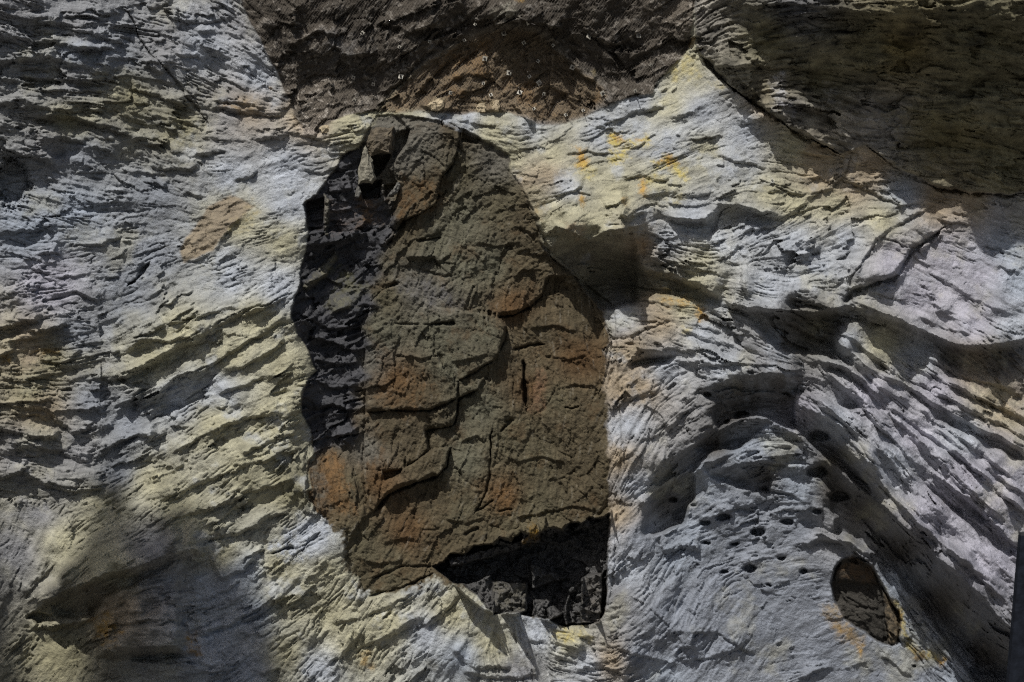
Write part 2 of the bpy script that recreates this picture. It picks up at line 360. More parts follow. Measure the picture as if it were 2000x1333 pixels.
def laid(scale, tilt, seed, stretch, thin):
    """broken planes drawn out along the layering"""
    out = np.zeros((NV, NU), f32)
    for k, deg in enumerate((-65, -28, 3, 38, 75)):
        lo = math.radians(deg - 17 if k else -91); hi = math.radians((deg + 17.5) if k < 4 else 91)
        m = (np.abs(np.degrees(theta0) - deg) <= np.minimum.reduce([np.abs(np.degrees(theta0) - d_) for d_ in (-65, -28, 3, 38, 75)]) + 1e-3)
        c_, s_ = math.cos(math.radians(deg)), math.sin(math.radians(deg))
        X = WU + thin * n_mid; Y = WV + thin * n_mid2
        out = np.where(m, facets((X * c_ + Y * s_) / stretch, -X * s_ + Y * c_, scale, tilt, seed + k), out)
    return out
fc = laid(46, .26, 451, 2.6, 5.0); fc2 = laid(15, .34, 461, 2.2, 1.5)
rugged = fbm(U0, V0, 70, 471, 5, .5)
fc3 = facets(WU + 2 * n_mid, WV + 2 * n_mid2, 11, .30, 495)
H += pale * (r_big * (patch * (.8 * s_big + 2.4 * bed + .8 * flake) + .70 * fc + 9 * rugged) + (.45 + .55 * r_fine) * (patch2 * (.30 * s_mid + .6 * flake2) + (.05 + .24 * patch2) * fc2 + .30 * fc3 + (.07 + .22 * patch) * n_fine + 1.25 * micro - 1.6 * slit - 4.6 * seam - 2.4 * seam2))

polish = sstep(.02, .30, fbm(U0, V0, 95, 497, 5, .62)) * pale
H -= (.72 * polish * (H - blur(H, 4, 2))).astype(f32); H += (polish * (.7 * micro + .30 * fc3)).astype(f32)
rl = random.Random(21); placed = 0
while placed < 190:
    u0 = rl.uniform(0, 2000); v0 = rl.uniform(0, 1333)
    j0 = int(np.searchsorted(va, v0)); i0 = int(np.searchsorted(ua, u0))
    if pale[j0, i0] < .9: continue
    ln = rl.choice((18, 26, 36, 55, 80)); n_ = 5; pts = []; u, v = u0, v0
    for k in range(n_):
        pts.append((u + rl.uniform(-2, 2), v + rl.uniform(-3, 3)))
        j = min(max(int(np.searchsorted(va, v)), 0), NV - 1); i = min(max(int(np.searchsorted(ua, u)), 0), NU - 1)
        a_ = float(theta0[j, i]) + rl.uniform(-.25, .25); u += math.cos(a_) * ln / (n_ - 1); v += math.sin(a_) * ln / (n_ - 1)
    if pts[-1][0] < pts[0][0]: pts.reverse()
    ledge(pts, rl.uniform(2.5, 4.5) + ln * .09, ln * .35 + 4, rl.uniform(2.5, 6), .2, 3.0); placed += 1
# pale rock: hand-placed ledges, overhangs and cracks
for a in [
 ([(-60,22),(0,25),(98,42),(186,47),(242,46),(300,60)], 20, 40), ([(-60,72),(0,75),(80,76),(165,92),(252,92)], 20, 30), ([(-60,112),(0,116),(100,114),(175,130),(230,150)], 22, 32),
 ([(60,176),(100,172),(150,175),(206,178)], 20, 26), ([(-60,193),(0,196),(52,197),(105,214),(160,214),(215,214)], 18, 22), ([(50,230),(100,224),(145,227),(210,244),(262,266)], 24, 28),
 ([(70,274),(110,270),(168,271)], 22, 22), ([(-60,295),(0,290),(60,300),(110,322)], 16, 30), ([(120,50),(180,60),(245,88)], 14, 20), ([(190,110),(280,118),(325,150)], 16, 25),
 ([(250,165),(320,190),(375,200)], 15, 26), ([(330,195),(370,198),(430,212)], 14, 20), ([(415,190),(470,200),(520,212)], 12, 20), ([(420,205),(480,222),(560,222)], 14, 22), ([(280,225),(350,232),(400,252)], 13, 22),
 ([(330,290),(380,300),(445,290)], 12, 24), ([(290,315),(330,330),(370,330),(390,315)], 16, 25), ([(235,330),(290,335),(330,340)], 10, 20), ([(340,100),(400,110),(450,95)], 10, 20), ([(380,60),(440,62),(480,70)], 12, 18),
 ([(330,30),(400,40),(460,35)], 12, 20), ([(-60,450),(0,452),(60,448),(110,440)], 10, 24), ([(100,470),(180,478),(240,460)], 9, 20), ([(60,520),(120,540),(180,530)], 8, 18), ([(-60,640),(0,640),(40,625),(80,620)], 20, 28),
 ([(-60,690),(0,690),(30,680)], 16, 24), ([(50,640),(80,650),(130,630)], 12, 22), ([(90,580),(150,570),(200,590)], 9, 18), ([(70,700),(120,705),(160,680)], 12, 20), ([(0,735),(50,742),(110,725)], 12, 20),
 ([(189,732),(215,738),(245,731),(291,703),(315,689),(368,668),(420,636),(470,608),(519,594),(575,570)], 30, 55), ([(242,684),(280,661),(333,664),(370,652)], 16, 32), ([(318,630),(370,620),(430,604),(470,598)], 12, 24),
 ([(280,790),(308,773),(350,734),(403,713),(466,678),(526,640),(568,601)], 15, 40), ([(431,731),(473,710),(520,690),(560,660)], 15, 34), ([(420,772),(470,750),(525,730),(535,720)], 13, 30), ([(228,790),(250,783),(268,775),(274,755)], 24, 36),
 ([(175,900),(215,872),(266,846),(310,844)], 16, 34), ([(-60,783),(0,783),(91,801),(140,836),(230,826)], 18, 34), ([(-60,840),(20,838),(60,850),(120,850)], 18, 26), ([(0,880),(60,870),(120,880),(180,905)], 18, 26),
 ([(-60,925),(0,932),(45,915),(88,941),(150,958),(212,946)], 20, 30), ([(330,892),(385,857),(425,842),(480,815),(560,800)], 13, 40), ([(470,890),(520,860),(580,848)], 14, 36), ([(300,980),(360,950),(430,925),(520,895),(600,870)], 10, 40),
 ([(280,1042),(340,1010),(420,990),(500,955),(590,930)], 13, 40), ([(335,1080),(400,1046),(470,1040),(520,1010),(580,985)], 14, 40), ([(53,1199),(75,1180),(116,1157),(160,1138),(210,1118),(260,1112),(305,1094),(333,1083),(420,1062)], 46, 60),
 ([(55,1225),(100,1222),(150,1214),(185,1205)], 26, 30), ([(189,1264),(228,1272),(280,1262),(361,1262)], 60, 70), ([(180,1225),(240,1215),(330,1205)], 12, 30), ([(380,1240),(450,1220),(500,1190),(560,1160)], 12, 40), ([(420,1130),(470,1112),(500,1090)], 10, 30),
 ([(645,1215),(700,1205),(760,1180),(820,1150)], 10, 30), ([(705,1262),(770,1230),(830,1195)], 22, 36), ([(640,1300),(690,1250),(710,1230)], 12, 26), ([(830,1230),(870,1190),(895,1150)], 12, 26), ([(880,1265),(930,1300),(1000,1300)], 18, 30),
 ([(1030,1250),(1090,1255),(1140,1265)], 12, 24), ([(1200,1262),(1260,1280),(1330,1300)], 12, 24), ([(1300,1240),(1400,1230),(1480,1280)], 10, 26), ([(900,1310),(980,1322),(1060,1318)], 14, 24), ([(1120,1310),(1180,1300),(1230,1320)], 12, 24),
 ([(640,300),(680,296),(700,284)], 14, 18), ([(648,325),(668,332),(690,318)], 12, 18), ([(560,255),(600,262),(640,275)], 8, 16), ([(590,330),(630,336),(652,322)], 9, 18),
 # right side: nose, scoop, cracks and folded beds
 ([(1044,412),(1058,440),(1061,468),(1090,488)], 26, 40), ([(1070,425),(1107,447),(1150,468),(1170,456),(1200,448),(1232,447)], 62, 50), ([(1240,500),(1255,527),(1325,536),(1360,552),(1410,582)], 40, 40), ([(1210,412),(1226,430),(1232,448)], 22, 26),
 ([(1292,420),(1340,424),(1375,428),(1405,402),(1450,404),(1500,414),(1535,420)], 34, 34), ([(1100,300),(1150,296),(1190,300)], 7, 22), ([(1210,290),(1245,283),(1262,272)], 9, 20), ([(1080,380),(1120,372),(1160,380)], 7, 20), ([(1210,345),(1255,340),(1310,350)], 8, 24),
 ([(1150,250),(1200,235),(1250,215),(1290,212)], 10, 26), ([(1240,222),(1270,215),(1300,205)], 9, 18), ([(1290,232),(1330,228),(1380,205)], 8, 20), ([(1250,385),(1300,372),(1350,380),(1400,370)], 9, 26), ([(1400,300),(1450,310),(1500,330)], 8, 26),
 ([(1479,345),(1510,361),(1570,378),(1615,368),(1654,336)], 12, 30), ([(1440,455),(1500,440),(1559,405),(1608,371)], 12, 30), ([(1500,516),(1540,515),(1578,498),(1610,478)], 26, 36), ([(1400,510),(1420,505),(1450,470)], 10, 24), ([(1330,470),(1370,480),(1420,465)], 9, 22),
 ([(1412,585),(1450,597),(1489,603),(1545,607),(1598,608),(1643,600),(1664,580)], 48, 46), ([(1450,520),(1455,560),(1470,590)], 10, 20), ([(1535,575),(1570,588),(1610,592)], 12, 22), ([(1650,592),(1664,563),(1690,556),(1727,549),(1755,535),(1783,486),(1846,440)], 40, 60),
 ([(1664,542),(1692,503),(1719,463),(1727,452),(1783,417),(1833,396)], 12, 40), ([(1640,345),(1700,372),(1760,400),(1830,395)], 6, 30), ([(1640,598),(1668,590),(1738,615),(1801,643),(1860,668),(1903,677),(1941,671),(2000,661),(2080,655)], 60, 60), ([(1790,612),(1850,640),(1900,655)], 8, 20),
 ([(1800,520),(1850,555),(1920,590),(1990,620)], 6, 30), ([(1524,612),(1560,640),(1610,665),(1664,700)], 22, 26), ([(1600,640),(1640,668),(1700,720),(1770,750),(1830,790),(1870,812),(1966,862),(2060,910)], 34, 34),
 ([(1660,700),(1700,735),(1740,765),(1780,785)], 18, 22), ([(1800,690),(1840,715),(1900,740),(2000,760)], 14, 26), ([(1850,740),(1900,770),(1960,800),(2040,835)], 20, 24), ([(1560,690),(1610,705),(1660,722),(1692,745),(1720,775),(1776,835),(1825,892),(1900,960),(1990,1040)], 36, 40),
 ([(1790,790),(1850,830),(1900,870),(1990,940)], 22, 26), ([(1840,860),(1900,905),(1960,960),(2040,1030)], 24, 26), ([(1500,745),(1560,755),(1615,792),(1664,830),(1700,890),(1760,970),(1830,1040),(1900,1100),(1985,1160)], 30, 34), ([(1880,960),(1930,1010),(1990,1070)], 22, 22),
 ([(1540,785),(1600,810),(1640,850),(1690,920),(1720,985),(1790,1050),(1860,1110),(1930,1180),(1985,1240)], 44, 30), ([(1366,768),(1395,748),(1440,732),(1500,728),(1560,742)], 30, 34), ([(1270,940),(1300,905),(1350,870),(1400,835),(1450,815),(1500,812),(1545,835),(1590,880)], 28, 30),
 ([(1255,1000),(1275,960),(1330,935),(1380,905),(1430,880)], 18, 24), ([(1380,930),(1440,905),(1500,900),(1560,915),(1610,925)], 16, 22), ([(1300,840),(1330,810),(1370,790)], 16, 26), ([(1450,960),(1500,950),(1540,965),(1580,985)], 12, 20), ([(1290,1075),(1330,1062),(1370,1072)], 20, 24),
 ([(1540,1070),(1600,1052),(1660,1058),(1720,1090),(1770,1140)], 18, 26), ([(1380,1010),(1440,990),(1500,1000)], 10, 20), ([(1230,655),(1260,640),(1310,620)], 10, 22), ([(1225,705),(1260,694),(1290,690),(1320,700)], 18, 24), ([(1330,640),(1380,660),(1440,672)], 10, 20),
 ([(1380,600),(1430,630),(1500,660)], 14, 22), ([(1350,700),(1400,712),(1460,705)], 12, 22), ([(1215,780),(1245,775),(1280,760)], 9, 20), ([(1210,900),(1250,860),(1290,840)], 8, 20), ([(1320,1290),(1400,1280),(1460,1250)], 12, 26),
 ]: ledge(a[0], a[1] * ((1.25 if min(p[1] for p in a[0]) > 1050 and max(p[0] for p in a[0]) < 600 else (.68 if max(p[1] for p in a[0]) < 420 and max(p[0] for p in a[0]) < 600 else (1.12 if max(p[0] for p in a[0]) < 610 and min(p[1] for p in a[0]) > 540 else .85))) if max(p[0] for p in a[0]) < 1280 else (.8 if max(p[0] for p in a[0]) < 1690 else 1.0)), a[2], 5 + a[1] * .22, .12, 4.5)
for a in [([(245,17),(290,101),(326,137),(368,193),(410,245)], 12, 3), ([(250,557),(272,540),(294,513)], 26, 6), ([(1664,300),(1654,336),(1615,368)], 6, 2), ([(1366,108),(1415,161),(1475,207),(1545,249),(1598,280),(1643,303)], 16, 4), ([(1650,592),(1664,542),(1692,503),(1719,463)], 12, 3.5),
 ([(1719,463),(1740,470),(1765,485)], 8, 2.5), ([(420,636),(470,608),(519,594),(575,570)], 9, 2.6), ([(403,713),(350,734),(308,773)], 8, 2.4), ([(1480,345),(1510,361),(1570,378)], 8, 2.2), ([(532,1082),(560,1072),(578,1070)], 22, 5), ([(590,1080),(600,1060),(628,1040)], 10, 3),
 ([(1300,1010),(1310,960),(1330,920)], 6, 2.5), ([(1205,1000),(1202,1100),(1190,1180)], 8, 2.5), ([(88,941),(150,958),(212,946)], 10, 3)]: crack(*a)
for u, v, r in [(1314,978,9),(1353,985,8),(1375,1020,13),(1409,1010,15),(1479,1039,16),(1433,1062,11),(1528,1087,11),(1465,1110,15),(1416,1118,8),(1568,1115,10),(1503,1143,5),(1538,1020,10),(1598,999,12),(1640,969,22),(1594,922,20),(1379,769,14),(1423,825,10),(1451,811,12),(1601,853,22),(1380,1060,7),(1785,1300,4)]:
    hole(u, v, r, r * .55, 14 + r * 1.1); bump(u, v - r * .9, r * 1.3, r * .5, r * .5)
hole(22, 355, 34, 46, 40); hole(78, 1208, 26, 9, 30)
for a in [(660,250,50,22,16,-15),(560,620,40,24,8,-20),(250,745,34,26,12,0),(590,700,36,34,16,0),(570,800,60,34,14,-25),(640,1080,46,46,22,0),(240,1240,60,30,10,0),(1130,1265,50,26,8,0),(985,240,50,14,10,5),(1230,1290,40,40,12,0),(1310,1200,30,60,10,20),(1440,1240,26,70,10,20),(900,1290,50,30,12,0)]: bump(*a)

# undersides of the beds
for a in [
 ([(1412,588),(1489,606),(1545,610),(1598,611),(1643,603),(1660,600),(1700,612),(1738,625),(1720,640),(1660,625),(1620,640),(1660,680),(1690,715),(1740,760),(1700,745),(1650,715),(1600,690),(1560,690),(1520,680),(1500,660),(1480,630),(1440,610)], .55),
 ([(1366,768),(1385,755),(1420,738),(1470,730),(1500,732),(1560,725),(1610,735),(1670,760),(1690,790),(1665,800),(1620,785),(1560,770),(1540,772),(1560,790),(1610,815),(1650,850),(1690,905),(1720,960),(1730,990),(1690,960),(1640,915),(1590,870),(1545,835),(1500,815),(1460,808),(1430,820),(1400,835),(1380,810),(1400,790),(1380,775)], .75),
 ([(1480,815),(1530,825),(1590,868),(1640,922),(1690,970),(1740,1010),(1800,1060),(1860,1110),(1910,1160),(1975,1235),(1990,1333),(1910,1333),(1860,1270),(1810,1190),(1760,1130),(1710,1085),(1660,1050),(1620,1040),(1640,1010),(1600,985),(1630,960),(1600,920),(1560,880),(1520,850)], .42),
 ([(1256,1000),(1268,950),(1300,905),(1350,865),(1400,840),(1400,870),(1375,895),(1350,925),(1380,950),(1345,985),(1335,1020),(1290,1040),(1258,1045)], .55), ([(1370,905),(1420,895),(1470,905),(1520,895),(1545,905),(1505,930),(1500,960),(1475,960),(1430,945),(1390,930)], .7),
 ([(1400,832),(1450,812),(1510,822),(1480,850),(1440,876),(1380,880),(1350,880)], .8), ([(1395,975),(1450,985),(1500,975),(1540,985),(1500,1000),(1440,1000)], .6), ([(1540,1010),(1600,1000),(1660,1020),(1700,1060),(1640,1050),(1580,1030)], .6), ([(1225,690),(1290,682),(1325,700),(1270,712),(1235,720)], .8), ([(1290,1190),(1340,1110),(1360,1120),(1350,1160),(1320,1210)], .3), ([(1570,905),(1600,912),(1640,930),(1660,960),(1620,958),(1595,930)], .7), ([(1240,695),(1260,685),(1285,690),(1310,695),(1300,708),(1260,708),(1230,712)], .9), ([(1297,422),(1340,428),(1375,430),(1405,404),(1450,404),(1500,414),(1530,422),(1500,438),(1480,442),(1445,432),(1440,445),(1400,452),(1380,462),(1340,450)], .5),
 ([(1770,755),(1850,800),(1900,830),(1980,870),(2020,900),(1980,895),(1900,856),(1830,820)], .8), ([(1692,735),(1730,760),(1800,805),(1850,850),(1900,900),(1990,960),(2000,985),(1940,950),(1870,900),(1810,860),(1750,810),(1710,770)], .8), ([(1760,890),(1820,930),(1880,970),(1960,1040),(1990,1070),(1970,1085),(1900,1030),(1850,990),(1800,950)], .8),
 ([(1700,850),(1740,900),(1790,960),(1850,1020),(1930,1090),(1980,1140),(1960,1142),(1890,1090),(1820,1036),(1760,980),(1715,915)], .8), ([(1500,515),(1545,510),(1580,494),(1612,478),(1600,492),(1560,512),(1520,520)], .9), ([(1530,592),(1560,585),(1600,590),(1640,588),(1630,600),(1590,605),(1545,604)], .6),
 ([(0,118),(60,117),(120,131),(175,142),(170,165),(150,180),(100,170),(60,185),(0,192),(-40,190),(-40,120)], .5), ([(70,180),(190,178),(175,215),(100,212),(75,197)], .55), ([(65,232),(140,228),(200,245),(250,262),(245,270),(200,258),(150,250),(70,245)], .8), ([(85,276),(165,272),(150,305),(105,310),(85,300)], .6), ([(100,47),(160,52),(240,88),(200,87),(140,78)], .7), ([(0,50),(60,46),(90,60),(60,66),(0,62)], .6),
 ([(189,735),(291,707),(330,692),(372,672),(365,692),(330,708),(300,720),(280,730),(250,738),(215,745)], .8), ([(242,690),(285,668),(330,668),(300,685),(262,692)], .6), ([(272,752),(276,785),(262,802),(242,790),(262,778)], .9), ([(60,1205),(116,1162),(210,1122),(305,1098),(333,1087),(330,1102),(260,1142),(200,1167),(180,1202),(100,1205)], .75), ([(215,1266),(280,1265),(352,1263),(352,1280),(300,1290),(240,1284)], 1.3), ([(56,1204),(75,1202),(100,1206),(110,1216),(70,1222)], 1.5), ([(330,1088),(420,1064),(500,1037),(480,1055),(400,1080),(340,1098)], .6),
 ([(415,1010),(500,965),(590,935),(560,965),(500,995),(430,1020)], .45), ([(230,225),(300,232),(330,240),(300,252),(240,245)], .5), ([(400,205),(470,203),(520,215),(500,230),(430,225)], .6), ([(290,318),(330,333),(375,332),(390,322),(370,345),(310,345)], .6), ([(175,405),(260,395),(300,410),(250,420),(190,418)], .5), ([(0,465),(50,462),(95,470),(60,482),(0,480)], .6), ([(0,640),(40,628),(55,640),(30,660),(0,668)], .7), ([(0,600),(30,592),(45,600),(20,615),(0,618)], .7)]: under(a[0], a[1] * (1.2 if max(p[0] for p in a[0]) < 600 and min(p[1] for p in a[0]) > 1050 else (.42 if max(p[1] for p in a[0]) < 420 else .6) if max(p[0] for p in a[0]) < 700 else 1.15), 4.0)

for a in [([(1640,640),(1700,690),(1770,735),(1850,775),(1930,815),(2040,870)], 22, 22), ([(1600,720),(1660,760),(1720,830),(1790,900),(1870,960),(1960,1040),(2020,1090)], 24, 20), ([(1700,760),(1770,815),(1850,875),(1930,940),(2020,1010)], 20, 18), ([(1580,790),(1640,830),(1690,895),(1740,965),(1810,1035),(1890,1100),(1980,1185)], 26, 18),
          ([(1750,700),(1830,735),(1910,775),(2020,820)], 14, 20), ([(1820,830),(1890,880),(1960,935),(2030,985)], 14, 14), ([(1800,930),(1870,990),(1940,1055),(2000,1105)], 16, 14)]: ledge(a[0], a[1], a[2], 9, .1, 4)
under([(1062,470),(1095,478),(1150,472),(1172,458),(1230,449),(1242,470),(1240,500),(1258,527),(1325,538),(1365,555),(1410,582),(1405,598),(1370,592),(1320,576),(1280,574),(1240,590),(1195,605),(1180,600),(1140,555),(1100,515)], .8, 4)
for a in [([(1044,430),(1062,462),(1085,440),(1107,448),(1150,469),(1172,457),(1200,450),(1234,448)], 15, 9), ([(1412,586),(1450,598),(1489,604),(1545,608),(1598,609),(1643,601),(1662,584)], 12, 9), ([(1664,584),(1738,616),(1801,644),(1860,669),(1903,678),(1941,672),(2060,658)], 12, 9)]: ledge(a[0], a[1], a[2], 3, .08, 3)
for a in [([(1846,440),(1783,488),(1755,538),(1727,552),(1664,568),(1650,594)], 34, 5.5), ([(1366,109),(1415,161),(1475,207),(1545,249),(1598,280),(1643,302)], 22, 4.5), ([(1690,286),(1738,321),(1790,345),(1832,366),(1895,379),(2060,381)], 22, 4)]: crack(*a)
# upper right roof
rf = fbm(U0, V0, 120, 501, 5, .55)
H += m_roof * (9 * rf + .5 * s_mid + 1.2 * s_big + 1.0 * flake2 + 1.8 * bed + 1.2 * flake + .2 * s_fine + 1.6 * micro + 1.0 * fc + .6 * fc2 + 7 * rugged - 5 * seam - 3 * seam2)
H += (m_roof * np.clip(330 - V0, 0, 330) * .03).astype(f32)
for a in [([(1440,10),(1560,8),(1640,18),(1760,30)], 14, 40), ([(1380,130),(1500,128),(1600,135),(1700,132),(1780,125)], 16, 40), ([(1640,195),(1700,205),(1760,190)], 10, 30), ([(1690,150),(1760,170),(1800,120)], 14, 30), ([(1475,205),(1545,248),(1598,280),(1643,301),(1690,284)], 20, 40),
          ([(1690,284),(1738,319),(1790,343),(1832,364),(1895,377),(2060,379)], 26, 50), ([(1420,95),(1480,120),(1560,110)], 9, 26), ([(1900,120),(1960,118),(2040,124)], 14, 30), ([(1850,55),(1930,60),(2040,62)], 14, 30), ([(1800,240),(1900,250),(2040,246)], 8, 40)]: ledge(*a)
bump(1700, 195, 16, 14, 12); bump(1720, 240, 40, 34, 12, 20)

# netted ground above the lip
d1, d2, cv_ = worley(WU + 3 * n_mid, WV + 3 * n_mid2, 9, 601); e1, e2, ev = worley(WU * 1.0, WV, 34, 611)
pebbles = np.sqrt(np.clip(1 - d1 * 1.3, 0, 1)) * (.4 + cv_)
g_net = m_net * (1 - m_cone)
H += g_net * (13 * fbm(U0, V0, 90, 621, 5, .6) + 2.6 * pebbles + 3 * ev * np.sqrt(np.clip(1 - e1 * 1.2, 0, 1)) + 1.8 * micro + 1.0 * fc + .6 * fc2 + 3.5 * fbm(U0, V0, 26, 641, 5, .6))
ridge = fbm((U0 * .77 + V0 * .64), (U0 * -.12 + V0 * .15), 26, 631, 3)
H += m_cone * (.7 * fc3 + .8 * fc + .5 * fc2 + 6 * ridge + 2.5 * bed + 1.2 * flake2 + 1.5 * micro - 3 * seam)
for a in [([(958,52),(985,44),(1030,38),(1070,48),(1100,62)], 40, 36), ([(640,80),(680,110),(740,100)], 16, 30), ([(560,90),(620,60),(680,66)], 14, 30), ([(730,40),(800,62),(860,40)], 18, 30), ([(1130,60),(1200,85),(1260,60)], 12, 30), ([(1080,95),(1130,140),(1165,160)], 14, 18), ([(820,205),(870,215),(905,214)], 12, 14),
          ([(880,150),(930,142),(970,158)], 10, 24), ([(1000,200),(1030,232),(1048,243)], 12, 24)]: ledge(*a)
for a in [([(735,222),(770,180),(810,130),(850,100)], 12, 5), ([(830,170),(870,130),(905,105)], 10, 4), ([(1070,235),(1085,205),(1105,180)], 12, 5), ([(880,150),(905,120),(935,100)], 10, 4), ([(1110,240),(1120,215),(1100,190)], 8, 4)]: crack(*a)
for a in [(845,203,26,12,14,-20),(870,212,14,8,10,0),(940,214,16,10,12,0),(965,206,10,14,14,0),(940,20,22,20,18,0),(990,20,26,18,20,0)]: bump(*a)

# the dark insert: recessed body, slate strip, pieces at different depths, joints
H -= m_slab * scatter([(600,430,20),(580,600,16),(600,800,14),(660,300,14),(750,240,9),(880,250,9),(990,320,8),(1050,430,8),(1120,540,10),(1185,650,3),(1190,800,2),(1192,950,4),(1185,1010,10),(620,980,6),(680,1080,5),(750,1150,4),(850,1120,4),(900,600,8),(900,900,7)], 3, 20)[..., 0]
grain = smear([vnoise(U0 / 3.2, V0 / 3.2, 701)], 9, 1.2)[0]
b_f = terrace(fbm(U0, V0, 95, 711, 5, .55) * 5)
jd1, jd2, jv = worley(WU * 1.5 + 5 * micro, WV + 5 * fbm(U0, V0, 30, 735, 4), 62, 737)
joint = sstep(.075, .015, jd2 - jd1) * sstep(.0, .3, fbm(U0, V0, 60, 739, 3))
chip = terrace(fbm(U0 * 1.3, V0, 38, 743, 5, .62) * 4 + .5 * fc2 / 6, .86)
H += m_body * (1.3 * micro + .14 * n_fine + 7 * fbm(U0, V0, 150, 721, 3) + 1.8 * b_f + 1.6 * chip + 5.0 * (jv - .5) + .12 * grain + 2.9 * fbm(U0, V0, 30, 731, 6, .68) + .42 * fc + .20 * fc2 + .22 * fc3 - 3.0 * joint - 1.2 * sstep(1.7, 2.4, n_slit) * np.clip(patch2 - .5, 0, 1))
d1s, d2s, vs = worley(WU + 6 * n_big, WV * 1.6, 60, 741)
sl_f = fbm(U0, V0, 44, 751, 4, .6)
H += m_slate * (9 * (vs - .5) + 10 * sl_f + .4 * s_mid + 1.2 * flake2 + 1.3 * micro + .45 * fc2 + .5 * fc3 + 1.3 * fc + 4)
KEEP = (WU, WV); WU = (U0 + 2.4 * fbm(U0, V0, 15, 181, 4, .6)).astype(f32); WV = (V0 + 2.4 * fbm(U0, V0, 15, 191, 4, .6)).astype(f32)
plate(P1, 18, 0, .05, 2.5); plate(P9, 13, 0, .035, 2.0); plate(P5, 3, .03, .03, 2.0); plate(P6, 20, 0, .10, 2.0); plate(P7, -11, 0, .03, 2.0); plate(P4, -12, 0, .01, 2.0); plate(P8, 5, 0, .02, 5, .5)
for a in [([(858,375),(851,400),(823,417),(788,431),(774,452),(757,480)], 10, 3), ([(900,253),(897,277),(886,319),(862,347),(857,375)], 9, 2.4), ([(813,472),(837,468),(862,465)], 7, 2), ([(722,592),(746,568),(778,554)], 9, 3), ([(974,620),(1002,617),(1037,599)], 16, 4), ([(1037,599),(1058,578),(1072,540)], 9, 2.5),
          ([(988,638),(984,667),(967,702),(928,726),(897,744),(893,768)], 9, 2.4), ([(932,761),(897,779),(892,810),(886,831),(830,842)], 14, 4), ([(718,805),(746,803),(795,801),(837,803),(865,791),(892,780)], 12, 2.6), ([(830,842),(841,880),(792,915),(792,894)], 10, 2.4),
          ([(879,873),(872,912),(855,929),(792,950),(760,964),(732,999)], 16, 4), ([(960,842),(958,891)], 18, 3), ([(958,891),(956,936),(946,971),(925,1006)], 9, 2.2), ([(1023,705),(1025,760),(1028,807)], 26, 3), ([(1002,684),(1033,675),(1065,672)], 10, 2.2), ([(848,633),(890,632)], 13, 2.4),
          ([(770,632),(800,635),(848,633)], 5, 1.6), ([(1103,796),(1115,799),(1131,794)], 9, 2.4), ([(963,978),(930,1000)], 9, 3), ([(974,999),(1000,995)], 8, 2), ([(907,1045),(935,1031)], 9, 3), ([(708,640),(714,760),(709,900),(718,1000)], 4, 2.5),
          ([(1003,800),(1003,730)], 5, 1.6), ([(985,825),(1000,822),(975,845)], 10, 3), ([(1055,445),(1076,501),(1125,543),(1181,606)], 10, 3), ([(730,1130),(790,1105),(846,1108)], 6, 2), ([(720,1165),(780,1150),(846,1120)], 10, 3)]: crack(a[0], a[1] * 1.6, a[2] * 1.05)
for a in [([(792,500),(820,503),(850,502),(862,518)], 12, 16), ([(786,514),(840,528),(886,537)], 6, 14), ([(742,480),(757,470),(774,452)], 10, 14), ([(740,752),(790,768),(800,740)], 5, 18), ([(785,958),(800,975),(806,1000)], 5, 12), ([(880,395),(905,380),(925,372)], 4, 16), ([(1060,690),(1110,700),(1150,690)], 4, 20), ([(1000,1015),(1060,1000),(1130,985),(1185,1003)], 6, 30),
          # slate strip breaks
          ([(600,475),(640,478),(690,462),(702,448)], 26, 26), ([(690,452),(704,440),(716,428)], 14, 12), ([(600,505),(640,490),(680,470)], 10, 14), ([(643,408),(665,412),(690,405)], 9, 10), ([(640,428),(670,430)], 9, 8), ([(640,374),(670,370),(690,366)], 12, 12), ([(590,555),(640,540),(680,560),(715,560)], 10, 20),
          ([(585,610),(640,640),(700,640)], 10, 22), ([(600,660),(650,668),(700,690)], 12, 20), ([(610,700),(660,712),(705,705)], 10, 18), ([(615,740),(660,760),(700,750)], 9, 18), ([(610,800),(650,790),(690,800)], 9, 16), ([(655,850),(690,845)], 8, 12), ([(700,830),(670,865)], 8, 12), ([(880,705),(920,700),(955,690)], 5, 16), ([(770,690),(820,700),(850,690)], 5, 18), ([(900,860),(930,850),(950,862)], 6, 14), ([(1000,900),(1060,890),(1110,905)], 4, 20), ([(1080,760),(1120,748),(1170,755)], 4, 18), ([(1010,440),(1040,455),(1060,450)], 5, 14), ([(930,470),(980,480),(1020,470)], 4, 18), ([(740,1060),(800,1050),(850,1060)], 5, 18), ([(690,1085),(740,1100),(790,1090)], 5, 16), ([(870,1010),(910,1020),(950,1010)], 6, 14), ([(1030,640),(1080,632),(1130,645)], 5, 16), ([(740,560),(770,548),(800,556)], 5, 12)]: ledge(a[0], a[1] * 1.35, *a[2:])
plate([(797,500),(845,503),(872,530),(886,540),(860,545),(800,520)], -6, 0, 0, 2); plate([(748,922),(786,916),(784,932),(752,938)], -18, 0, 0, 2); plate([(838,952),(855,950),(852,990),(842,995)], -8, 0, 0, 2); plate([(848,695),(866,693),(866,712),(852,716)], -5, 0, 0, 2)
plate([(599,396),(632,385),(632,450),(599,450)], -34, 0, 0, 2); plate([(632,376),(643,390),(643,462),(634,458)], 12, 0, 0, 1.5); plate([(722,304),(762,302),(750,330),(730,350),(720,330)], -42, 0, 0, 2); plate([(700,365),(745,352),(742,386),(712,390)], -40, 0, 0, 2); plate([(772,262),(800,252),(795,285),(768,308)], -26, 0, 0, 2)
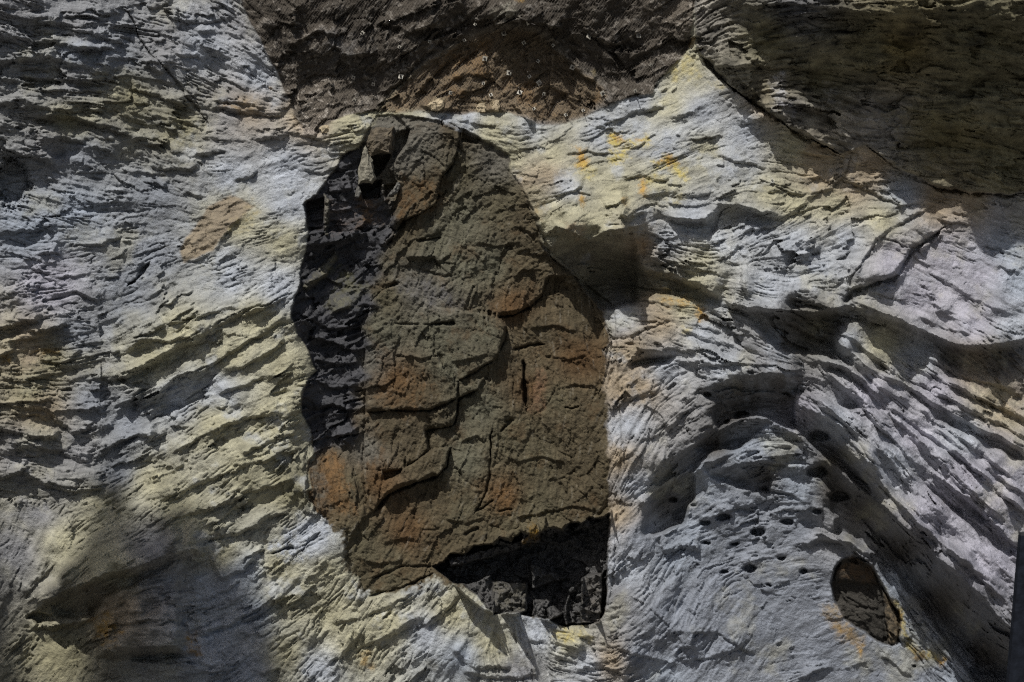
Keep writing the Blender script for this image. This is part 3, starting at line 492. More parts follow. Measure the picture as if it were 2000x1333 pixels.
plate([(905,253),(940,272),(930,282),(900,276)], -22, 0, 0, 2); plate([(1078,540),(1098,543),(1110,565),(1062,580),(1066,560)], -8, 0, 0, 2); plate([(752,362),(772,360),(768,385),(752,385)], -22, 0, 0, 2)
plate([(592,560),(628,520),(655,490),(662,500),(640,535),(600,568)], 14, 0, .1, 3); plate([(640,590),(690,555),(715,560),(690,600),(650,610)], 12, 0, 0, 4, .6)
WU, WV = KEEP
# hollow under the insert, with broken slate in it
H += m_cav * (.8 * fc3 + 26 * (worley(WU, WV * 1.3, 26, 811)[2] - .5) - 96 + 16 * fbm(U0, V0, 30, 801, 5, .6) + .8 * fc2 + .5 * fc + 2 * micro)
for pts, dh in [([(872,1092),(960,1072),(1024,1055),(1026,1070),(960,1090),(876,1106)], 70), ([(962,1050),(1000,1046),(1002,1062),(962,1070)], 74), ([(1020,1028),(1052,1020),(1058,1060),(1022,1064)], 92), ([(1052,1016),(1068,1010),(1064,1046),(1054,1040)], 86), ([(1066,1030),(1112,1022),(1114,1036),(1068,1046)], 80),
                ([(1120,1030),(1150,1012),(1192,1000),(1192,1014),(1150,1030),(1125,1038)], 60), ([(886,1142),(962,1126),(965,1200),(940,1190),(905,1160)], 64), ([(963,1138),(1030,1136),(1028,1196),(1010,1200),(962,1198)], 86), ([(1033,1100),(1060,1108),(1110,1128),(1040,1150)], 40), ([(1040,1168),(1075,1172),(1100,1200),(1072,1212),(1036,1204)], 66),
                ([(1108,1150),(1140,1130),(1136,1220),(1104,1222)], 62), ([(1137,1129),(1176,1120),(1174,1216),(1136,1220)], 92), ([(1070,1190),(1110,1160),(1108,1222),(1074,1212)], 48)]: plate(pts, dh, .05, .06, 2.0)
# niche of dark stone at lower right
ledge([(1622,1140),(1636,1100),(1671,1084),(1710,1108),(1752,1190)], 10, 20)
H += m_niche * (-34 + .6 * fc2 + .4 * fc + 1.5 * micro + 5 * fbm(U0, V0, 30, 861, 4))
plate([(1627,1140),(1648,1092),(1671,1087),(1703,1106),(1716,1140),(1680,1138),(1650,1136)], 18, 0, -.2, 2); plate([(1722,1150),(1740,1176),(1758,1230),(1755,1256),(1736,1260),(1728,1200)], 26, 0, 0, 2); plate([(1646,1180),(1680,1190),(1722,1200),(1724,1250),(1690,1235),(1655,1210)], 5, 0, 0, 2); plate([(1640,1150),(1712,1150),(1715,1190),(1660,1180)], 2, 0, .1, 2)
# tan boulder and the lavender bed
H += m_tan * (10 * fbm(U0, V0, 34, 851, 4) + 1.2 * micro + .5 * fc2 + .7 * flake2 + .5 * n_fine + 1.0 * s_mid - 1) + 5 * mask([(448,384),(470,388),(440,430),(425,470),(400,480),(410,430)], 12)
ledge([(356,512),(385,505),(417,490),(436,458),(452,440)], 5, 30)

# ------------------------------------------------------------------ rock pigments (rock and stain colours, with some shade and light falloff painted in)
def C(r, g, b): return np.array([r, g, b], f32)
WHITE = C(.385, .412, .452); CREAM = C(.39, .365, .24); BLUE = C(.29, .325, .375); TANC = C(.33, .26, .17); GREY = C(.25, .25, .255); OLIVE = C(.24, .22, .13); LAV = C(.37, .36, .41); OCHRE = C(.50, .28, .03); YELLOW = C(.52, .42, .11); UMBER_SHADE = C(.085, .075, .062)  # umber: dark rock plus painted shade under the lips and arch
names = dict(w=WHITE, c=CREAM, b=BLUE, t=TANC, g=GREY, o=OLIVE, l=LAV, u=UMBER_SHADE)
pc = [(0,0,'g'),(150,100,'b'),(150,60,'g'),(130,150,'g'),(130,240,'o'),(250,190,'o'),(230,120,'w'),(320,100,'g'),(400,100,'w'),(480,50,'g'),(500,150,'w'),(450,220,'g'),(480,210,'t'),(350,250,'o'),(600,230,'t'),(150,300,'w'),(100,280,'g'),(300,380,'w'),(150,420,'b'),(50,450,'b'),(300,500,'w'),(100,560,'l'),(250,560,'w'),
 (450,350,'w'),(560,330,'w'),(560,400,'w'),(470,430,'c'),(550,470,'c'),(450,540,'w'),(540,560,'w'),(500,620,'c'),(350,650,'c'),(250,620,'w'),(150,650,'w'),(60,690,'t'),(100,700,'o'),(300,700,'c'),(450,700,'c'),(560,720,'c'),(350,780,'w'),(420,760,'w'),(180,780,'w'),(60,770,'o'),(80,800,'t'),(250,830,'w'),(420,830,'c'),(540,820,'c'),
 (60,880,'g'),(150,880,'g'),(230,920,'w'),(300,940,'c'),(480,920,'c'),(570,960,'o'),(350,1000,'c'),(200,1000,'c'),(80,1000,'g'),(30,1080,'g'),(120,1060,'c'),(200,1100,'c'),(300,1060,'g'),(430,1080,'c'),(120,1280,'o'),(220,1180,'t'),(330,1150,'g'),(420,1150,'b'),(480,1120,'b'),(540,1110,'c'),(620,1060,'w'),(640,1110,'c'),
 (420,1250,'b'),(500,1200,'b'),(560,1180,'c'),(560,1280,'c'),(480,1310,'b'),(650,1200,'c'),(620,1310,'w'),(700,1260,'c'),(760,1220,'c'),(830,1240,'w'),(880,1200,'c'),(900,1280,'b'),(960,1260,'c'),(1050,1240,'w'),(1110,1245,'c'),(1020,1310,'g'),(1150,1300,'w'),(1190,1290,'t'),(1250,1280,'w'),(1300,1200,'w'),
 (690,240,'c'),(760,225,'c'),(900,235,'w'),(960,260,'c'),(1000,300,'c'),(1050,250,'w'),(1030,370,'t'),(1080,300,'c'),(1070,340,'t'),(1110,370,'w'),(1180,260,'w'),(1150,340,'c'),(1200,380,'c'),(1120,410,'c'),(1160,440,'c'),(1090,420,'c'),(1300,200,'c'),(1330,130,'c'),(1250,190,'w'),(1300,270,'w'),(1300,360,'c'),(1380,300,'c'),
 (1370,220,'w'),(1450,260,'w'),(1500,200,'t'),(1550,290,'c'),(1590,300,'t'),(1450,330,'w'),(1500,370,'c'),(1600,350,'t'),(1660,370,'t'),(1700,330,'t'),(1550,400,'c'),(1630,400,'c'),(1350,420,'w'),(1400,480,'w'),(1300,470,'w'),(1380,500,'c'),(1250,480,'t'),(1480,450,'w'),(1550,480,'w'),(1600,530,'w'),(1500,560,'w'),(1350,550,'c'),
 (1650,470,'w'),(1720,430,'c'),(1760,380,'b'),(1830,400,'t'),(1900,390,'t'),(1960,400,'g'),(1750,510,'l'),(1850,500,'l'),(1920,540,'l'),(1800,580,'l'),(1960,480,'b'),(1990,550,'b'),(1900,630,'l'),(1980,640,'w'),(1270,580,'t'),(1220,620,'w'),(1290,630,'t'),(1230,680,'t'),(1340,600,'c'),(1370,650,'w'),(1300,720,'w'),(1210,760,'t'),
 (1250,760,'t'),(1230,830,'w'),(1210,900,'t'),(1240,950,'w'),(1210,1000,'t'),(1250,1050,'w'),(1230,1120,'w'),(1210,1170,'g'),(1420,720,'w'),(1500,680,'g'),(1600,640,'o'),(1650,660,'w'),(1720,670,'c'),(1800,700,'w'),(1900,720,'t'),(1830,760,'l'),(1950,790,'t'),(1700,770,'l'),(1780,860,'l'),(1880,850,'w'),(1880,930,'l'),(1950,960,'l'),
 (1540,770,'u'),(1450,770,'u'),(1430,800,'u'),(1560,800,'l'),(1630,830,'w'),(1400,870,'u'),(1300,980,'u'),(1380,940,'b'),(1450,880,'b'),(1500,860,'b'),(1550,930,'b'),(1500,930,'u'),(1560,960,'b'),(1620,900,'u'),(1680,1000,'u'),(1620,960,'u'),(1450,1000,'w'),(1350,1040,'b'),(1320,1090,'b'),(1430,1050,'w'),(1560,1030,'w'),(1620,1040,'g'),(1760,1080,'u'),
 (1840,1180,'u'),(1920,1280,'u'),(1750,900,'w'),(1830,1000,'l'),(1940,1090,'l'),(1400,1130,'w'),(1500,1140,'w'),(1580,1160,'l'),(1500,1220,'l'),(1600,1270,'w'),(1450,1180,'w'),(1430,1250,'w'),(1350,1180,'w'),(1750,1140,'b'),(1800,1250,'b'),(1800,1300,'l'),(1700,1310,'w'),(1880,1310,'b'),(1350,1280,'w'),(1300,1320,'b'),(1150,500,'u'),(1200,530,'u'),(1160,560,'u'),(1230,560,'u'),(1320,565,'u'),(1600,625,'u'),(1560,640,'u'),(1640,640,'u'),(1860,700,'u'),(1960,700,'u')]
names['m'] = C(.225, .242, .268); names['n'] = C(.225, .245, .282)  # bluer rock at left and lower right, darkened to paint in light falloff
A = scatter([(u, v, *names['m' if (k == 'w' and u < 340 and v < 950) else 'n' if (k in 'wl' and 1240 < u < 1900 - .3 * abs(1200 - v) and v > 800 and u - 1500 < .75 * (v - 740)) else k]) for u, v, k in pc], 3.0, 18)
mott = fbm(U0, V0, 60, 901, 5, .6)[..., None]; mott2 = fbm(U0 + 40 * mott[..., 0], V0, 24, 911, 4, .6)
A = A * (1 + .16 * mott)
A = A + (sstep(.05, .6, fbm(U0, V0, 80, 921, 5, .6)) * .38)[..., None] * (CREAM - A) * pale[..., None]
A = A + (sstep(.15, .6, fbm(U0, V0, 50, 931, 5, .6)) * .5)[..., None] * (WHITE * 1.06 - A) * ((1 - .6 * sstep(1500, 1700, U0)) * (1 - .85 * sstep(420, 250, U0)) * (1 - .85 * sstep(1200, 1300, U0) * sstep(740, 850, V0)))[..., None]
A = A * (1 + .07 * n_fine + .08 * n_mid2 + .06 * fbm(U0, V0, 5, 941, 2))[..., None]
A = A * (1 - .30 * sstep(.9, 2.2, n_mid))[..., None]
def tint(pts, c, amount=.9, e=14, s=28, seed=5):
    global A
    w = window(pts, 3 * e + 20)
    k_ = min(1.0, e / 9); X = U0[w] + 16 * k_ * fbm(U0[w], V0[w], 26, 950 + seed, 6, .68); Y = V0[w] + 16 * k_ * fbm(U0[w], V0[w], 26, 980 + seed, 6, .68)
    m = sstep(-e * 1.3, e * 1.3, poly_sd(X, Y, pts) + e * 1.7 * fbm(U0[w], V0[w], s * .6, 960 + seed, 5, .75) + .5 * e * np.clip(n_fine[w], -1.5, 1.5) * k_) * amount
    if e < 15: m = m * (.4 + .6 * sstep(-.25, .2, fbm(U0[w], V0[w], 8, 965 + seed, 3, .7)))
    A[w] = A[w] + m[..., None] * (c * (1 + .22 * fbm(U0[w], V0[w], 14, 970 + seed, 3))[..., None] - A[w])
# yellow and ochre stains on the pale rock
for k, (pts, c, am, e) in enumerate([
 ([(1186,262),(1215,265),(1225,290),(1215,315),(1190,312),(1195,290)], YELLOW, .9, 7), ([(1188,264),(1210,266),(1218,280),(1205,288)], OCHRE, .85, 6), ([(1225,275),(1262,268),(1276,288),(1250,282),(1222,288)], YELLOW, .85, 6), ([(1240,272),(1262,268),(1258,276)], OCHRE, .8, 4), ([(1124,288),(1135,290),(1145,330),(1128,330)], OCHRE, .85, 6), ([(1124,320),(1150,325),(1152,345),(1130,340)], YELLOW, .6, 8),
 ([(1278,318),(1298,304),(1320,318),(1345,338),(1350,350),(1325,340),(1300,322),(1282,328)], YELLOW, .85, 6), ([(1280,320),(1300,304),(1325,320),(1310,322),(1290,320)], OCHRE, .85, 5), ([(1247,352),(1258,350),(1262,375),(1250,378)], OCHRE, .8, 5), ([(1258,350),(1285,338),(1290,345),(1262,358)], YELLOW, .6, 6), ([(1130,382),(1142,386),(1142,402),(1134,402)], OCHRE, .8, 5), ([(1218,392),(1226,394),(1226,404),(1220,404)], OCHRE, .6, 5),
 ([(1310,385),(1335,385),(1335,395),(1310,397)], YELLOW, .45, 8), ([(1340,70),(1354,72),(1352,92),(1342,96)], OCHRE, .95, 4), ([(1310,120),(1350,110),(1365,140),(1320,150)], YELLOW, .45, 12), ([(1395,160),(1425,165),(1415,182),(1398,176)], YELLOW, .4, 8), ([(1358,598),(1372,602),(1382,625),(1370,628)], OCHRE, .8, 5), ([(1335,640),(1352,642),(1352,655),(1338,652)], YELLOW, .5, 6), ([(1290,575),(1340,580),(1350,598),(1300,590)], OCHRE, .55, 8),
 ([(1075,1232),(1140,1225),(1145,1245),(1100,1252)], YELLOW, .7, 8), ([(1605,1185),(1640,1180),(1655,1215),(1685,1245),(1685,1280),(1660,1260),(1620,1225)], TANC * .8, .85, 8), ([(1625,1210),(1650,1222),(1660,1240),(1640,1240)], OCHRE * .7, .6, 8), ([(1735,1170),(1752,1180),(1775,1230),(1790,1265),(1850,1285),(1820,1292),(1770,1265),(1762,1240)], YELLOW * .7, .8, 7), ([(1745,1175),(1760,1200),(1765,1230),(1752,1215)], OCHRE * .6, .8, 5), ([(1780,1270),(1815,1280),(1810,1290),(1785,1285)], OCHRE * .4, .8, 6), ([(1830,1286),(1852,1290),(1845,1304),(1834,1300)], OCHRE * .7, .9, 4), ([(1665,1255),(1685,1258),(1680,1280)], OCHRE, .7, 5),
 ([(1700,1105),(1725,1140),(1740,1170),(1730,1165),(1715,1140)], CREAM * .7, .7, 5), ([(180,1210),(215,1200),(230,1230),(215,1258),(185,1250)], OCHRE * .8, .7, 9), ([(365,1234),(378,1236),(386,1275),(370,1285)], OCHRE * .55, .85, 6), ([(72,682),(100,680),(115,690),(80,695)], OCHRE * .75, .6, 7), ([(0,695),(20,698),(15,708),(0,708)], OCHRE * .8, .8, 5), ([(430,205),(480,200),(490,212),(440,215)], OCHRE * .5, .6, 8), ([(524,170),(532,170),(532,176),(524,176)], OCHRE, .8, 3), ([(700,1275),(720,1272),(728,1300),(708,1300)], OCHRE * .6, .6, 7),
 ([(1040,410),(1055,395),(1065,420),(1048,425)], OCHRE * .5, .4, 7), ([(1105,440),(1130,440),(1140,462),(1115,455)], C(.34,.22,.12), .6, 8), ([(1250,470),(1275,470),(1275,490),(1255,492)], C(.34,.22,.12), .6, 8)]): tint(pts, c, am, e, 20, k)
A = A * (1 - m_tan[..., None]) + (C(.27,.22,.15) * (1 + .25 * mott + .22 * mott2[..., None])) * m_tan[..., None]
tint([(528,1072),(560,1035),(600,1018),(640,1022),(645,1045),(610,1070),(590,1092),(560,1098)], WHITE * 1.12, .85, 6, 24, 63)
tint([(452,440),(475,420),(500,404),(490,425),(460,450)], C(.33,.27,.12), .7, 10, 24, 62)
# dark insert
BODY = C(.115, .100, .060); GREENGREY = C(.120, .114, .078); RUST = C(.150, .086, .036); BLACKS = C(.047, .047, .051); DKB = C(.098, .078, .045); GRY = C(.15, .14, .115)
body = scatter([(u, v, *dict(B=BODY, G=GREENGREY, R=RUST * .8, D=DKB, Y=GRY)[k]) for u, v, k in [(760,240,'Y'),(850,250,'Y'),(800,300,'Y'),(830,370,'D'),(880,260,'D'),(960,320,'Y'),(900,340,'B'),(900,420,'G'),(980,400,'B'),(1020,420,'D'),(800,450,'D'),(850,470,'G'),(900,520,'G'),(960,520,'G'),(1020,520,'D'),(800,560,'Y'),(850,580,'Y'),(760,580,'B'),(750,650,'G'),(850,650,'G'),(950,650,'G'),
   (1000,600,'R'),(1050,650,'D'),(1130,620,'D'),(1130,700,'R'),(1050,720,'D'),(1040,760,'R'),(1140,800,'D'),(1080,780,'B'),(780,740,'R'),(820,770,'D'),(730,700,'Y'),(880,720,'G'),(940,800,'G'),(1000,850,'B'),(760,850,'D'),(740,940,'R'),(820,900,'D'),(860,980,'D'),(910,900,'G'),(900,1000,'B'),(985,970,'R'),(1050,900,'B'),(1120,900,'D'),(1160,850,'D'),(1150,960,'D'),(1050,980,'B'),(1000,1020,'B'),(800,1040,'R'),(760,1100,'B'),(700,1060,'B'),(850,1060,'D'),(640,950,'R'),(690,950,'B'),(720,880,'Y')]], 3, 16)
body = .90 * body * (1 + .22 * mott + .20 * mott2[..., None] + .10 * grain[..., None] + .08 * fbm(U0, V0, 5, 991, 3)[..., None])
body = body + (sstep(.1, .6, fbm(U0, V0, 50, 995, 6, .72)) * .45)[..., None] * (RUST * .6 - body)
body = body + (sstep(1.5, 2.4, grain) * .35)[..., None] * (GRY * 1.3 - body)
slate_c = BLACKS * (1 + .35 * mott + .2 * n_mid2[..., None] + .15 * mott2[..., None])
sdn = np.full((NV, NU), -99, f32); w_ = window(SLAB, 40); sdn[w_] = poly_sd(WU[w_], WV[w_], SLAB)
blend = scatter([(600,500,4),(600,750,4),(700,290,5),(850,235,5),(1000,330,6),(1120,545,3),(1186,750,7),(1192,950,6),(1190,1100,3),(650,1030,12),(680,1090,16),(740,1160,14),(840,1135,12),(620,940,9),(1050,1215,6)], 3, 20)[..., 0]
m_slabc = sstep(-5, 5, sdn + blend * (1.5 * fbm(U0, V0, 26, 999, 5, .7) + .25 * n_fine - .15))
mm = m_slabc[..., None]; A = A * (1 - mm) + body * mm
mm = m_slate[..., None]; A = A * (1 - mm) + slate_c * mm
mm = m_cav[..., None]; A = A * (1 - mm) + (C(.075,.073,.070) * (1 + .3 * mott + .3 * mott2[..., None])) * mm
for k, (pts, c, am, e) in enumerate([([(1030,1030),(1046,1024),(1054,1058),(1024,1062)], OCHRE * .42, .85, 6), ([(1137,1129),(1176,1120),(1174,1216),(1136,1220)], C(.11,.10,.085), .9, 4), ([(963,1138),(1030,1136),(1028,1196),(962,1198)], C(.10,.092,.07), .9, 4), ([(592,560),(628,520),(655,490),(662,500),(640,535),(600,568)], C(.13,.12,.08), .95, 3), ([(640,590),(690,555),(715,560),(690,600),(650,610)], C(.105,.10,.065), .9, 8), ([(650,530),(690,530),(695,560),(660,565)], C(.09,.085,.04), .8, 12),
  ([(700,390),(735,392),(738,430),(705,440)], RUST, .7, 10), ([(640,400),(690,410),(695,440),(650,450)], C(.10,.075,.062), .7, 12), ([(632,376),(643,390),(643,462),(634,458)], C(.13,.12,.09), .95, 2), ([(700,290),(760,280),(780,330),(760,440),(730,380)], C(.085,.08,.068), .6, 8), ([(625,900),(645,885),(665,900),(690,1000),(660,1010),(640,960)], RUST * 1.3, .8, 8), ([(605,905),(625,900),(640,990),(615,985)], C(.16,.15,.12), .6, 8),
  ([(770,370),(835,350),(858,380),(850,402),(815,420),(780,425)], RUST * .85, .7, 14), ([(1045,720),(1060,715),(1065,805),(1035,805)], C(.20,.12,.07), .7, 5), ([(975,955),(1000,960),(1000,1000),(972,1000)], RUST * 1.1, .75, 7), ([(775,745),(830,735),(830,790),(745,790),(745,760)], RUST * .8, .6, 14), ([(715,900),(745,880),(745,960),(715,970)], RUST * .8, .6, 12), ([(990,575),(1020,560),(1010,620),(978,625)], RUST * .8, .5, 12), ([(780,560),(830,545),(870,570),(900,600),(840,595)], C(.12,.115,.115), .7, 12)]): tint(pts, c, am, e, 20, 70 + k)
# upper right roof: brown grey with paler scabs
roof_c = scatter([(u, v, *k) for u, v, k in [(1380,60,C(.30,.28,.24)),(1420,150,C(.30,.28,.22)),(1500,80,OLIVE * .9),(1500,180,C(.26,.23,.16)),(1600,150,OLIVE * .8),(1600,260,C(.30,.27,.21)),(1560,220,C(.30,.28,.24)),(1700,100,OLIVE * .7),(1720,240,C(.26,.25,.24)),(1750,100,C(.20,.16,.07)),(1850,250,OLIVE * .7),(1900,100,OLIVE * .6),(1950,300,OLIVE * .75),(1850,340,C(.24,.21,.14)),(1680,290,C(.3,.28,.24)),(1550,20,GREY * .7)]], 3, 20)
roof_c = 0.78 * roof_c * (1 + .45 * mott + .4 * mott2[..., None] + .10 * n_fine[..., None] + .16 * n_mid2[..., None] + .5 * fbm(U0, V0, 26, 997, 4, .65)[..., None])
mm = m_roof[..., None]; A = A * (1 - mm) + roof_c * mm
for k, (pts, c, am, e) in enumerate([([(1510,150),(1530,140),(1532,190),(1515,215)], C(.42,.42,.43), .7, 7), ([(1600,172),(1630,170),(1640,185),(1610,190)], C(.36,.35,.33), .6, 8), ([(1530,200),(1560,205),(1560,220),(1540,218)], C(.40,.40,.44), .6, 7), ([(1690,220),(1730,215),(1765,240),(1730,280),(1690,260)], C(.34,.33,.31), .6, 14), ([(1355,0),(1375,0),(1375,60),(1360,60)], C(.38,.35,.31), .6, 10), ([(1730,240),(1800,220),(1900,240),(1900,320),(1780,300)], C(.2,.17,.08), .5, 40)]): tint(pts, c, am, e, 24, 110 + k)
# netted ground
speck = sstep(.55, .75, cv_ + .35 * fbm(U0, V0, 60, 1001, 3)) * (d1 < .42)
net_c = C(.085,.073,.058) * (1 + .3 * mott + .3 * mott2[..., None]) + speck[..., None] * C(.13,.12,.105)
side = scatter([(550,100,1.0),(620,230,2.0),(580,200,1.5),(700,200,1.1),(700,80,.8),(900,20,.9),(1200,60,1.0),(1250,150,.9),(1340,40,1.6),(1050,20,.8)], 3, 20)
cone_c = C(.185,.142,.092) * (1 + .3 * mott + .25 * mott2[..., None]) + (sstep(.1, .6, fbm(U0, V0, 45, 1011, 4)) * .5)[..., None] * C(.05,.0,-.03)
A = A * (1 - g_net[..., None]) + net_c * side * g_net[..., None]
A = A * (1 - m_cone[..., None]) + cone_c * m_cone[..., None]
for k, (pts, c, am, e) in enumerate([([(640,60),(700,80),(690,130),(640,110)], C(.2,.2,.2), .4, 20), ([(955,20),(1000,5),(1015,30),(965,45)], C(.36,.34,.27), .7, 6), ([(835,200),(870,190),(865,215),(838,215)], C(.36,.30,.18), .8, 5), ([(930,205),(945,200),(948,222),(930,222)], C(.34,.28,.17), .8, 5), ([(960,195),(975,198),(972,218),(960,216)], C(.34,.28,.17), .8, 5), ([(1155,138),(1165,140),(1160,150)], C(.36,.29,.15), .8, 3), ([(585,250),(625,235),(640,262),(600,275)], C(.44,.38,.32), .7, 10), ([(1000,0),(1025,0),(1020,8)], OCHRE, .4, 4)]): tint(pts, c, am, e, 16, 120 + k)
mm = m_niche[..., None]; A = A * (1 - mm) + (C(.048,.044,.037) * (1 + .3 * mott + .35 * mott2[..., None])) * mm
for k, (pts, c, am, e) in enumerate([([(1635,1120),(1650,1094),(1671,1087),(1700,1106),(1712,1138),(1680,1140),(1640,1136)], C(.095,.062,.035), .8, 6), ([(1728,1160),(1745,1180),(1760,1235),(1755,1256),(1738,1260),(1730,1200)], C(.17,.13,.08), .8, 4)]): tint(pts, c, am, e, 16, 130 + k)
A = np.clip(A, .012, .72)

# ------------------------------------------------------------------ plan to place
def place(u, v, h):
    """the point at plan position (u, v), h units proud of the wall"""
    k = (DIST - h) / DIST
    return (u - 1000.0) * S * k, -h * S, ZC + (666.5 - v) * S * k
PX, PY, PZ = place(U0, V0, H)
P = np.stack([PX, PY, PZ], -1).reshape(-1, 3).astype(f32)
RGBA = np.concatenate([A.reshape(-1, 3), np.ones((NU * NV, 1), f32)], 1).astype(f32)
def height_at(u, v):
    i = min(max(int(np.searchsorted(ua, u)), 0), NU - 1); j = min(max(int(np.searchsorted(va, v)), 0), NV - 1)
    return float(H[j, i])

# ------------------------------------------------------------------ materials
def rock_material(name, roughness, bump_s, spec=.3, grain=9.0):
    m = bpy.data.materials.new(name); m.use_nodes = True
    nt = m.node_tree; n = nt.nodes; L = nt.links; b = n["Principled BSDF"]
    at = n.new("ShaderNodeAttribute"); at.attribute_name = "pigment"
    tc = n.new("ShaderNodeTexCoord")
    n1 = n.new("ShaderNodeTexNoise"); n1.inputs["Scale"].default_value = grain; n1.inputs["Detail"].default_value = 8; n1.inputs["Roughness"].default_value = .7
    L.new(tc.outputs["Object"], n1.inputs["Vector"])
    mr = n.new("ShaderNodeMapRange"); mr.inputs["From Min"].default_value = .3; mr.inputs["From Max"].default_value = .7; mr.inputs["To Min"].default_value = .84; mr.inputs["To Max"].default_value = 1.16
    L.new(n1.outputs["Fac"], mr.inputs["Value"])
    mx = n.new("ShaderNodeVectorMath"); mx.operation = 'SCALE'
    L.new(at.outputs["Color"], mx.inputs[0]); L.new(mr.outputs[0], mx.inputs["Scale"])
    L.new(mx.outputs[0], b.inputs["Base Color"])
    n2 = n.new("ShaderNodeTexNoise"); n2.inputs["Scale"].default_value = grain * 1.7; n2.inputs["Detail"].default_value = 10; n2.inputs["Roughness"].default_value = .72
    L.new(tc.outputs["Object"], n2.inputs["Vector"])
    bp = n.new("ShaderNodeBump"); bp.inputs["Strength"].default_value = bump_s; bp.inputs["Distance"].default_value = .09
    L.new(n2.outputs["Fac"], bp.inputs["Height"]); L.new(bp.outputs[0], b.inputs["Normal"])
    b.inputs["Roughness"].default_value = roughness; b.inputs["Specular IOR Level"].default_value = spec
    return m
M_PALE = rock_material("pale_schist", .58, .9, .5)
M_DARK = rock_material("brown_sandstone", .85, .9, .25)
M_SLATE = rock_material("black_slate", .55, .7, .4)
M_ROOF = rock_material("grey_brown_gneiss", .85, .8, .25)
M_NET = rock_material("brown_conglomerate", .95, .9, .2)
def plain(name, c, rough_=.6, metal=0.0, scale=20.0, var=.25):
    m = bpy.data.materials.new(name); m.use_nodes = True
    nt = m.node_tree; n = nt.nodes; L = nt.links; b = n["Principled BSDF"]
    tc = n.new("ShaderNodeTexCoord"); no = n.new("ShaderNodeTexNoise"); no.inputs["Scale"].default_value = scale; no.inputs["Detail"].default_value = 6
    L.new(tc.outputs["Object"], no.inputs["Vector"])
    cr = n.new("ShaderNodeValToRGB")
    cr.color_ramp.elements[0].position = .3; cr.color_ramp.elements[1].position = .7
    cr.color_ramp.elements[0].color = (*[x * (1 - var) for x in c], 1); cr.color_ramp.elements[1].color = (*[min(1, x * (1 + var)) for x in c], 1)
    L.new(no.outputs["Fac"], cr.inputs[0]); L.new(cr.outputs[0], b.inputs["Base Color"])
    b.inputs["Roughness"].default_value = rough_; b.inputs["Metallic"].default_value = metal
    return m

# ------------------------------------------------------------------ objects
def tag(o, label=None, cat=None, group=None, kind=None):
    if label: o["label"] = label
    if cat: o["category"] = cat
    if group: o["group"] = group
    if kind: o["kind"] = kind
    return o
def empty(name, loc):
    o = bpy.data.objects.new(name, None); o.location = loc; o.empty_display_size = .3; col.objects.link(o); return o
def mesh_obj(name, verts, faces, mat, parent=None, loc=None):
    me = bpy.data.meshes.new(name); me.from_pydata(verts, [], faces); me.update(); me.materials.append(mat)
    o = bpy.data.objects.new(name, me); col.objects.link(o)
    if loc is not None: o.location = loc
    if parent is not None: o.parent = parent
    return o
# which piece of rock each grid cell belongs to
def hard(pts):
    out = np.zeros((NV, NU), bool); w = window(pts, 20); out[w] = poly_sd(WU[w], WV[w], pts) > 0; return out
ID = np.zeros((NV, NU), np.int16)
REGIONS = []
def region(pts, rid, within=None):
    m = hard(pts)
    if within is not None: m &= np.isin(ID, within)
    ID[m] = rid
region(NET, 10); region(CONE, 11, [10]); region(ROOF, 20)
region([(1643,301),(1685,285),(1738,319),(1790,343),(1832,364),(1895,376),(1950,378),(2500,380),(2500,100),(1800,120),(1750,190),(1700,200),(1660,250)], 21, [20])
region(SLAB, 30)
for rid, pts in ((31, P1), (32, P4), (33, P7), (34, P9), (35, P5), (36, P6), (37, P8), (38, SLATE), (39, CAVITY)): region(pts, rid, list(range(30, 40)))
region(TAN, 40, [0]); region(LAVENDER, 41, [0]); region(NICHE, 42, [0])
region([(1030,440),(1044,412),(1090,380),(1210,395),(1235,447),(1260,500),(1410,575),(1400,600),(1320,600),(1200,600),(1140,560),(1076,501)], 43, [0])
region([(1412,585),(1440,455),(1500,440),(1559,405),(1608,371),(1664,340),(1720,372),(1783,417),(1846,440),(1783,486),(1755,535),(1727,549),(1664,570),(1643,602),(1545,609),(1489,605)], 44, [0])
region([(175,735),(242,684),(318,630),(430,590),(575,545),(580,575),(519,594),(470,608),(420,636),(368,668),(315,689),(291,703),(245,733)], 45, [0])
region([(30,1200),(60,1080),(160,1000),(300,960),(420,1000),(430,1062),(333,1083),(260,1112),(160,1138),(116,1157),(60,1202)], 46, [0])
region([(176,1255),(180,1210),(230,1165),(330,1120),(420,1160),(380,1240),(361,1264),(280,1264),(228,1274)], 47, [0])
region([(189,735),(240,720),(276,745),(275,775),(240,790),(200,775)], 48, [0])
region([(590,1100),(515,1090),(500,1050),(560,1010),(640,1015),(676,1035),(674,1085),(650,1130)], 49, [0])
cell = ID[:-1, :-1]
jj, ii = np.meshgrid(np.arange(NV - 1), np.arange(NU - 1), indexing='ij')
base = (jj * NU + ii).astype(np.int32)
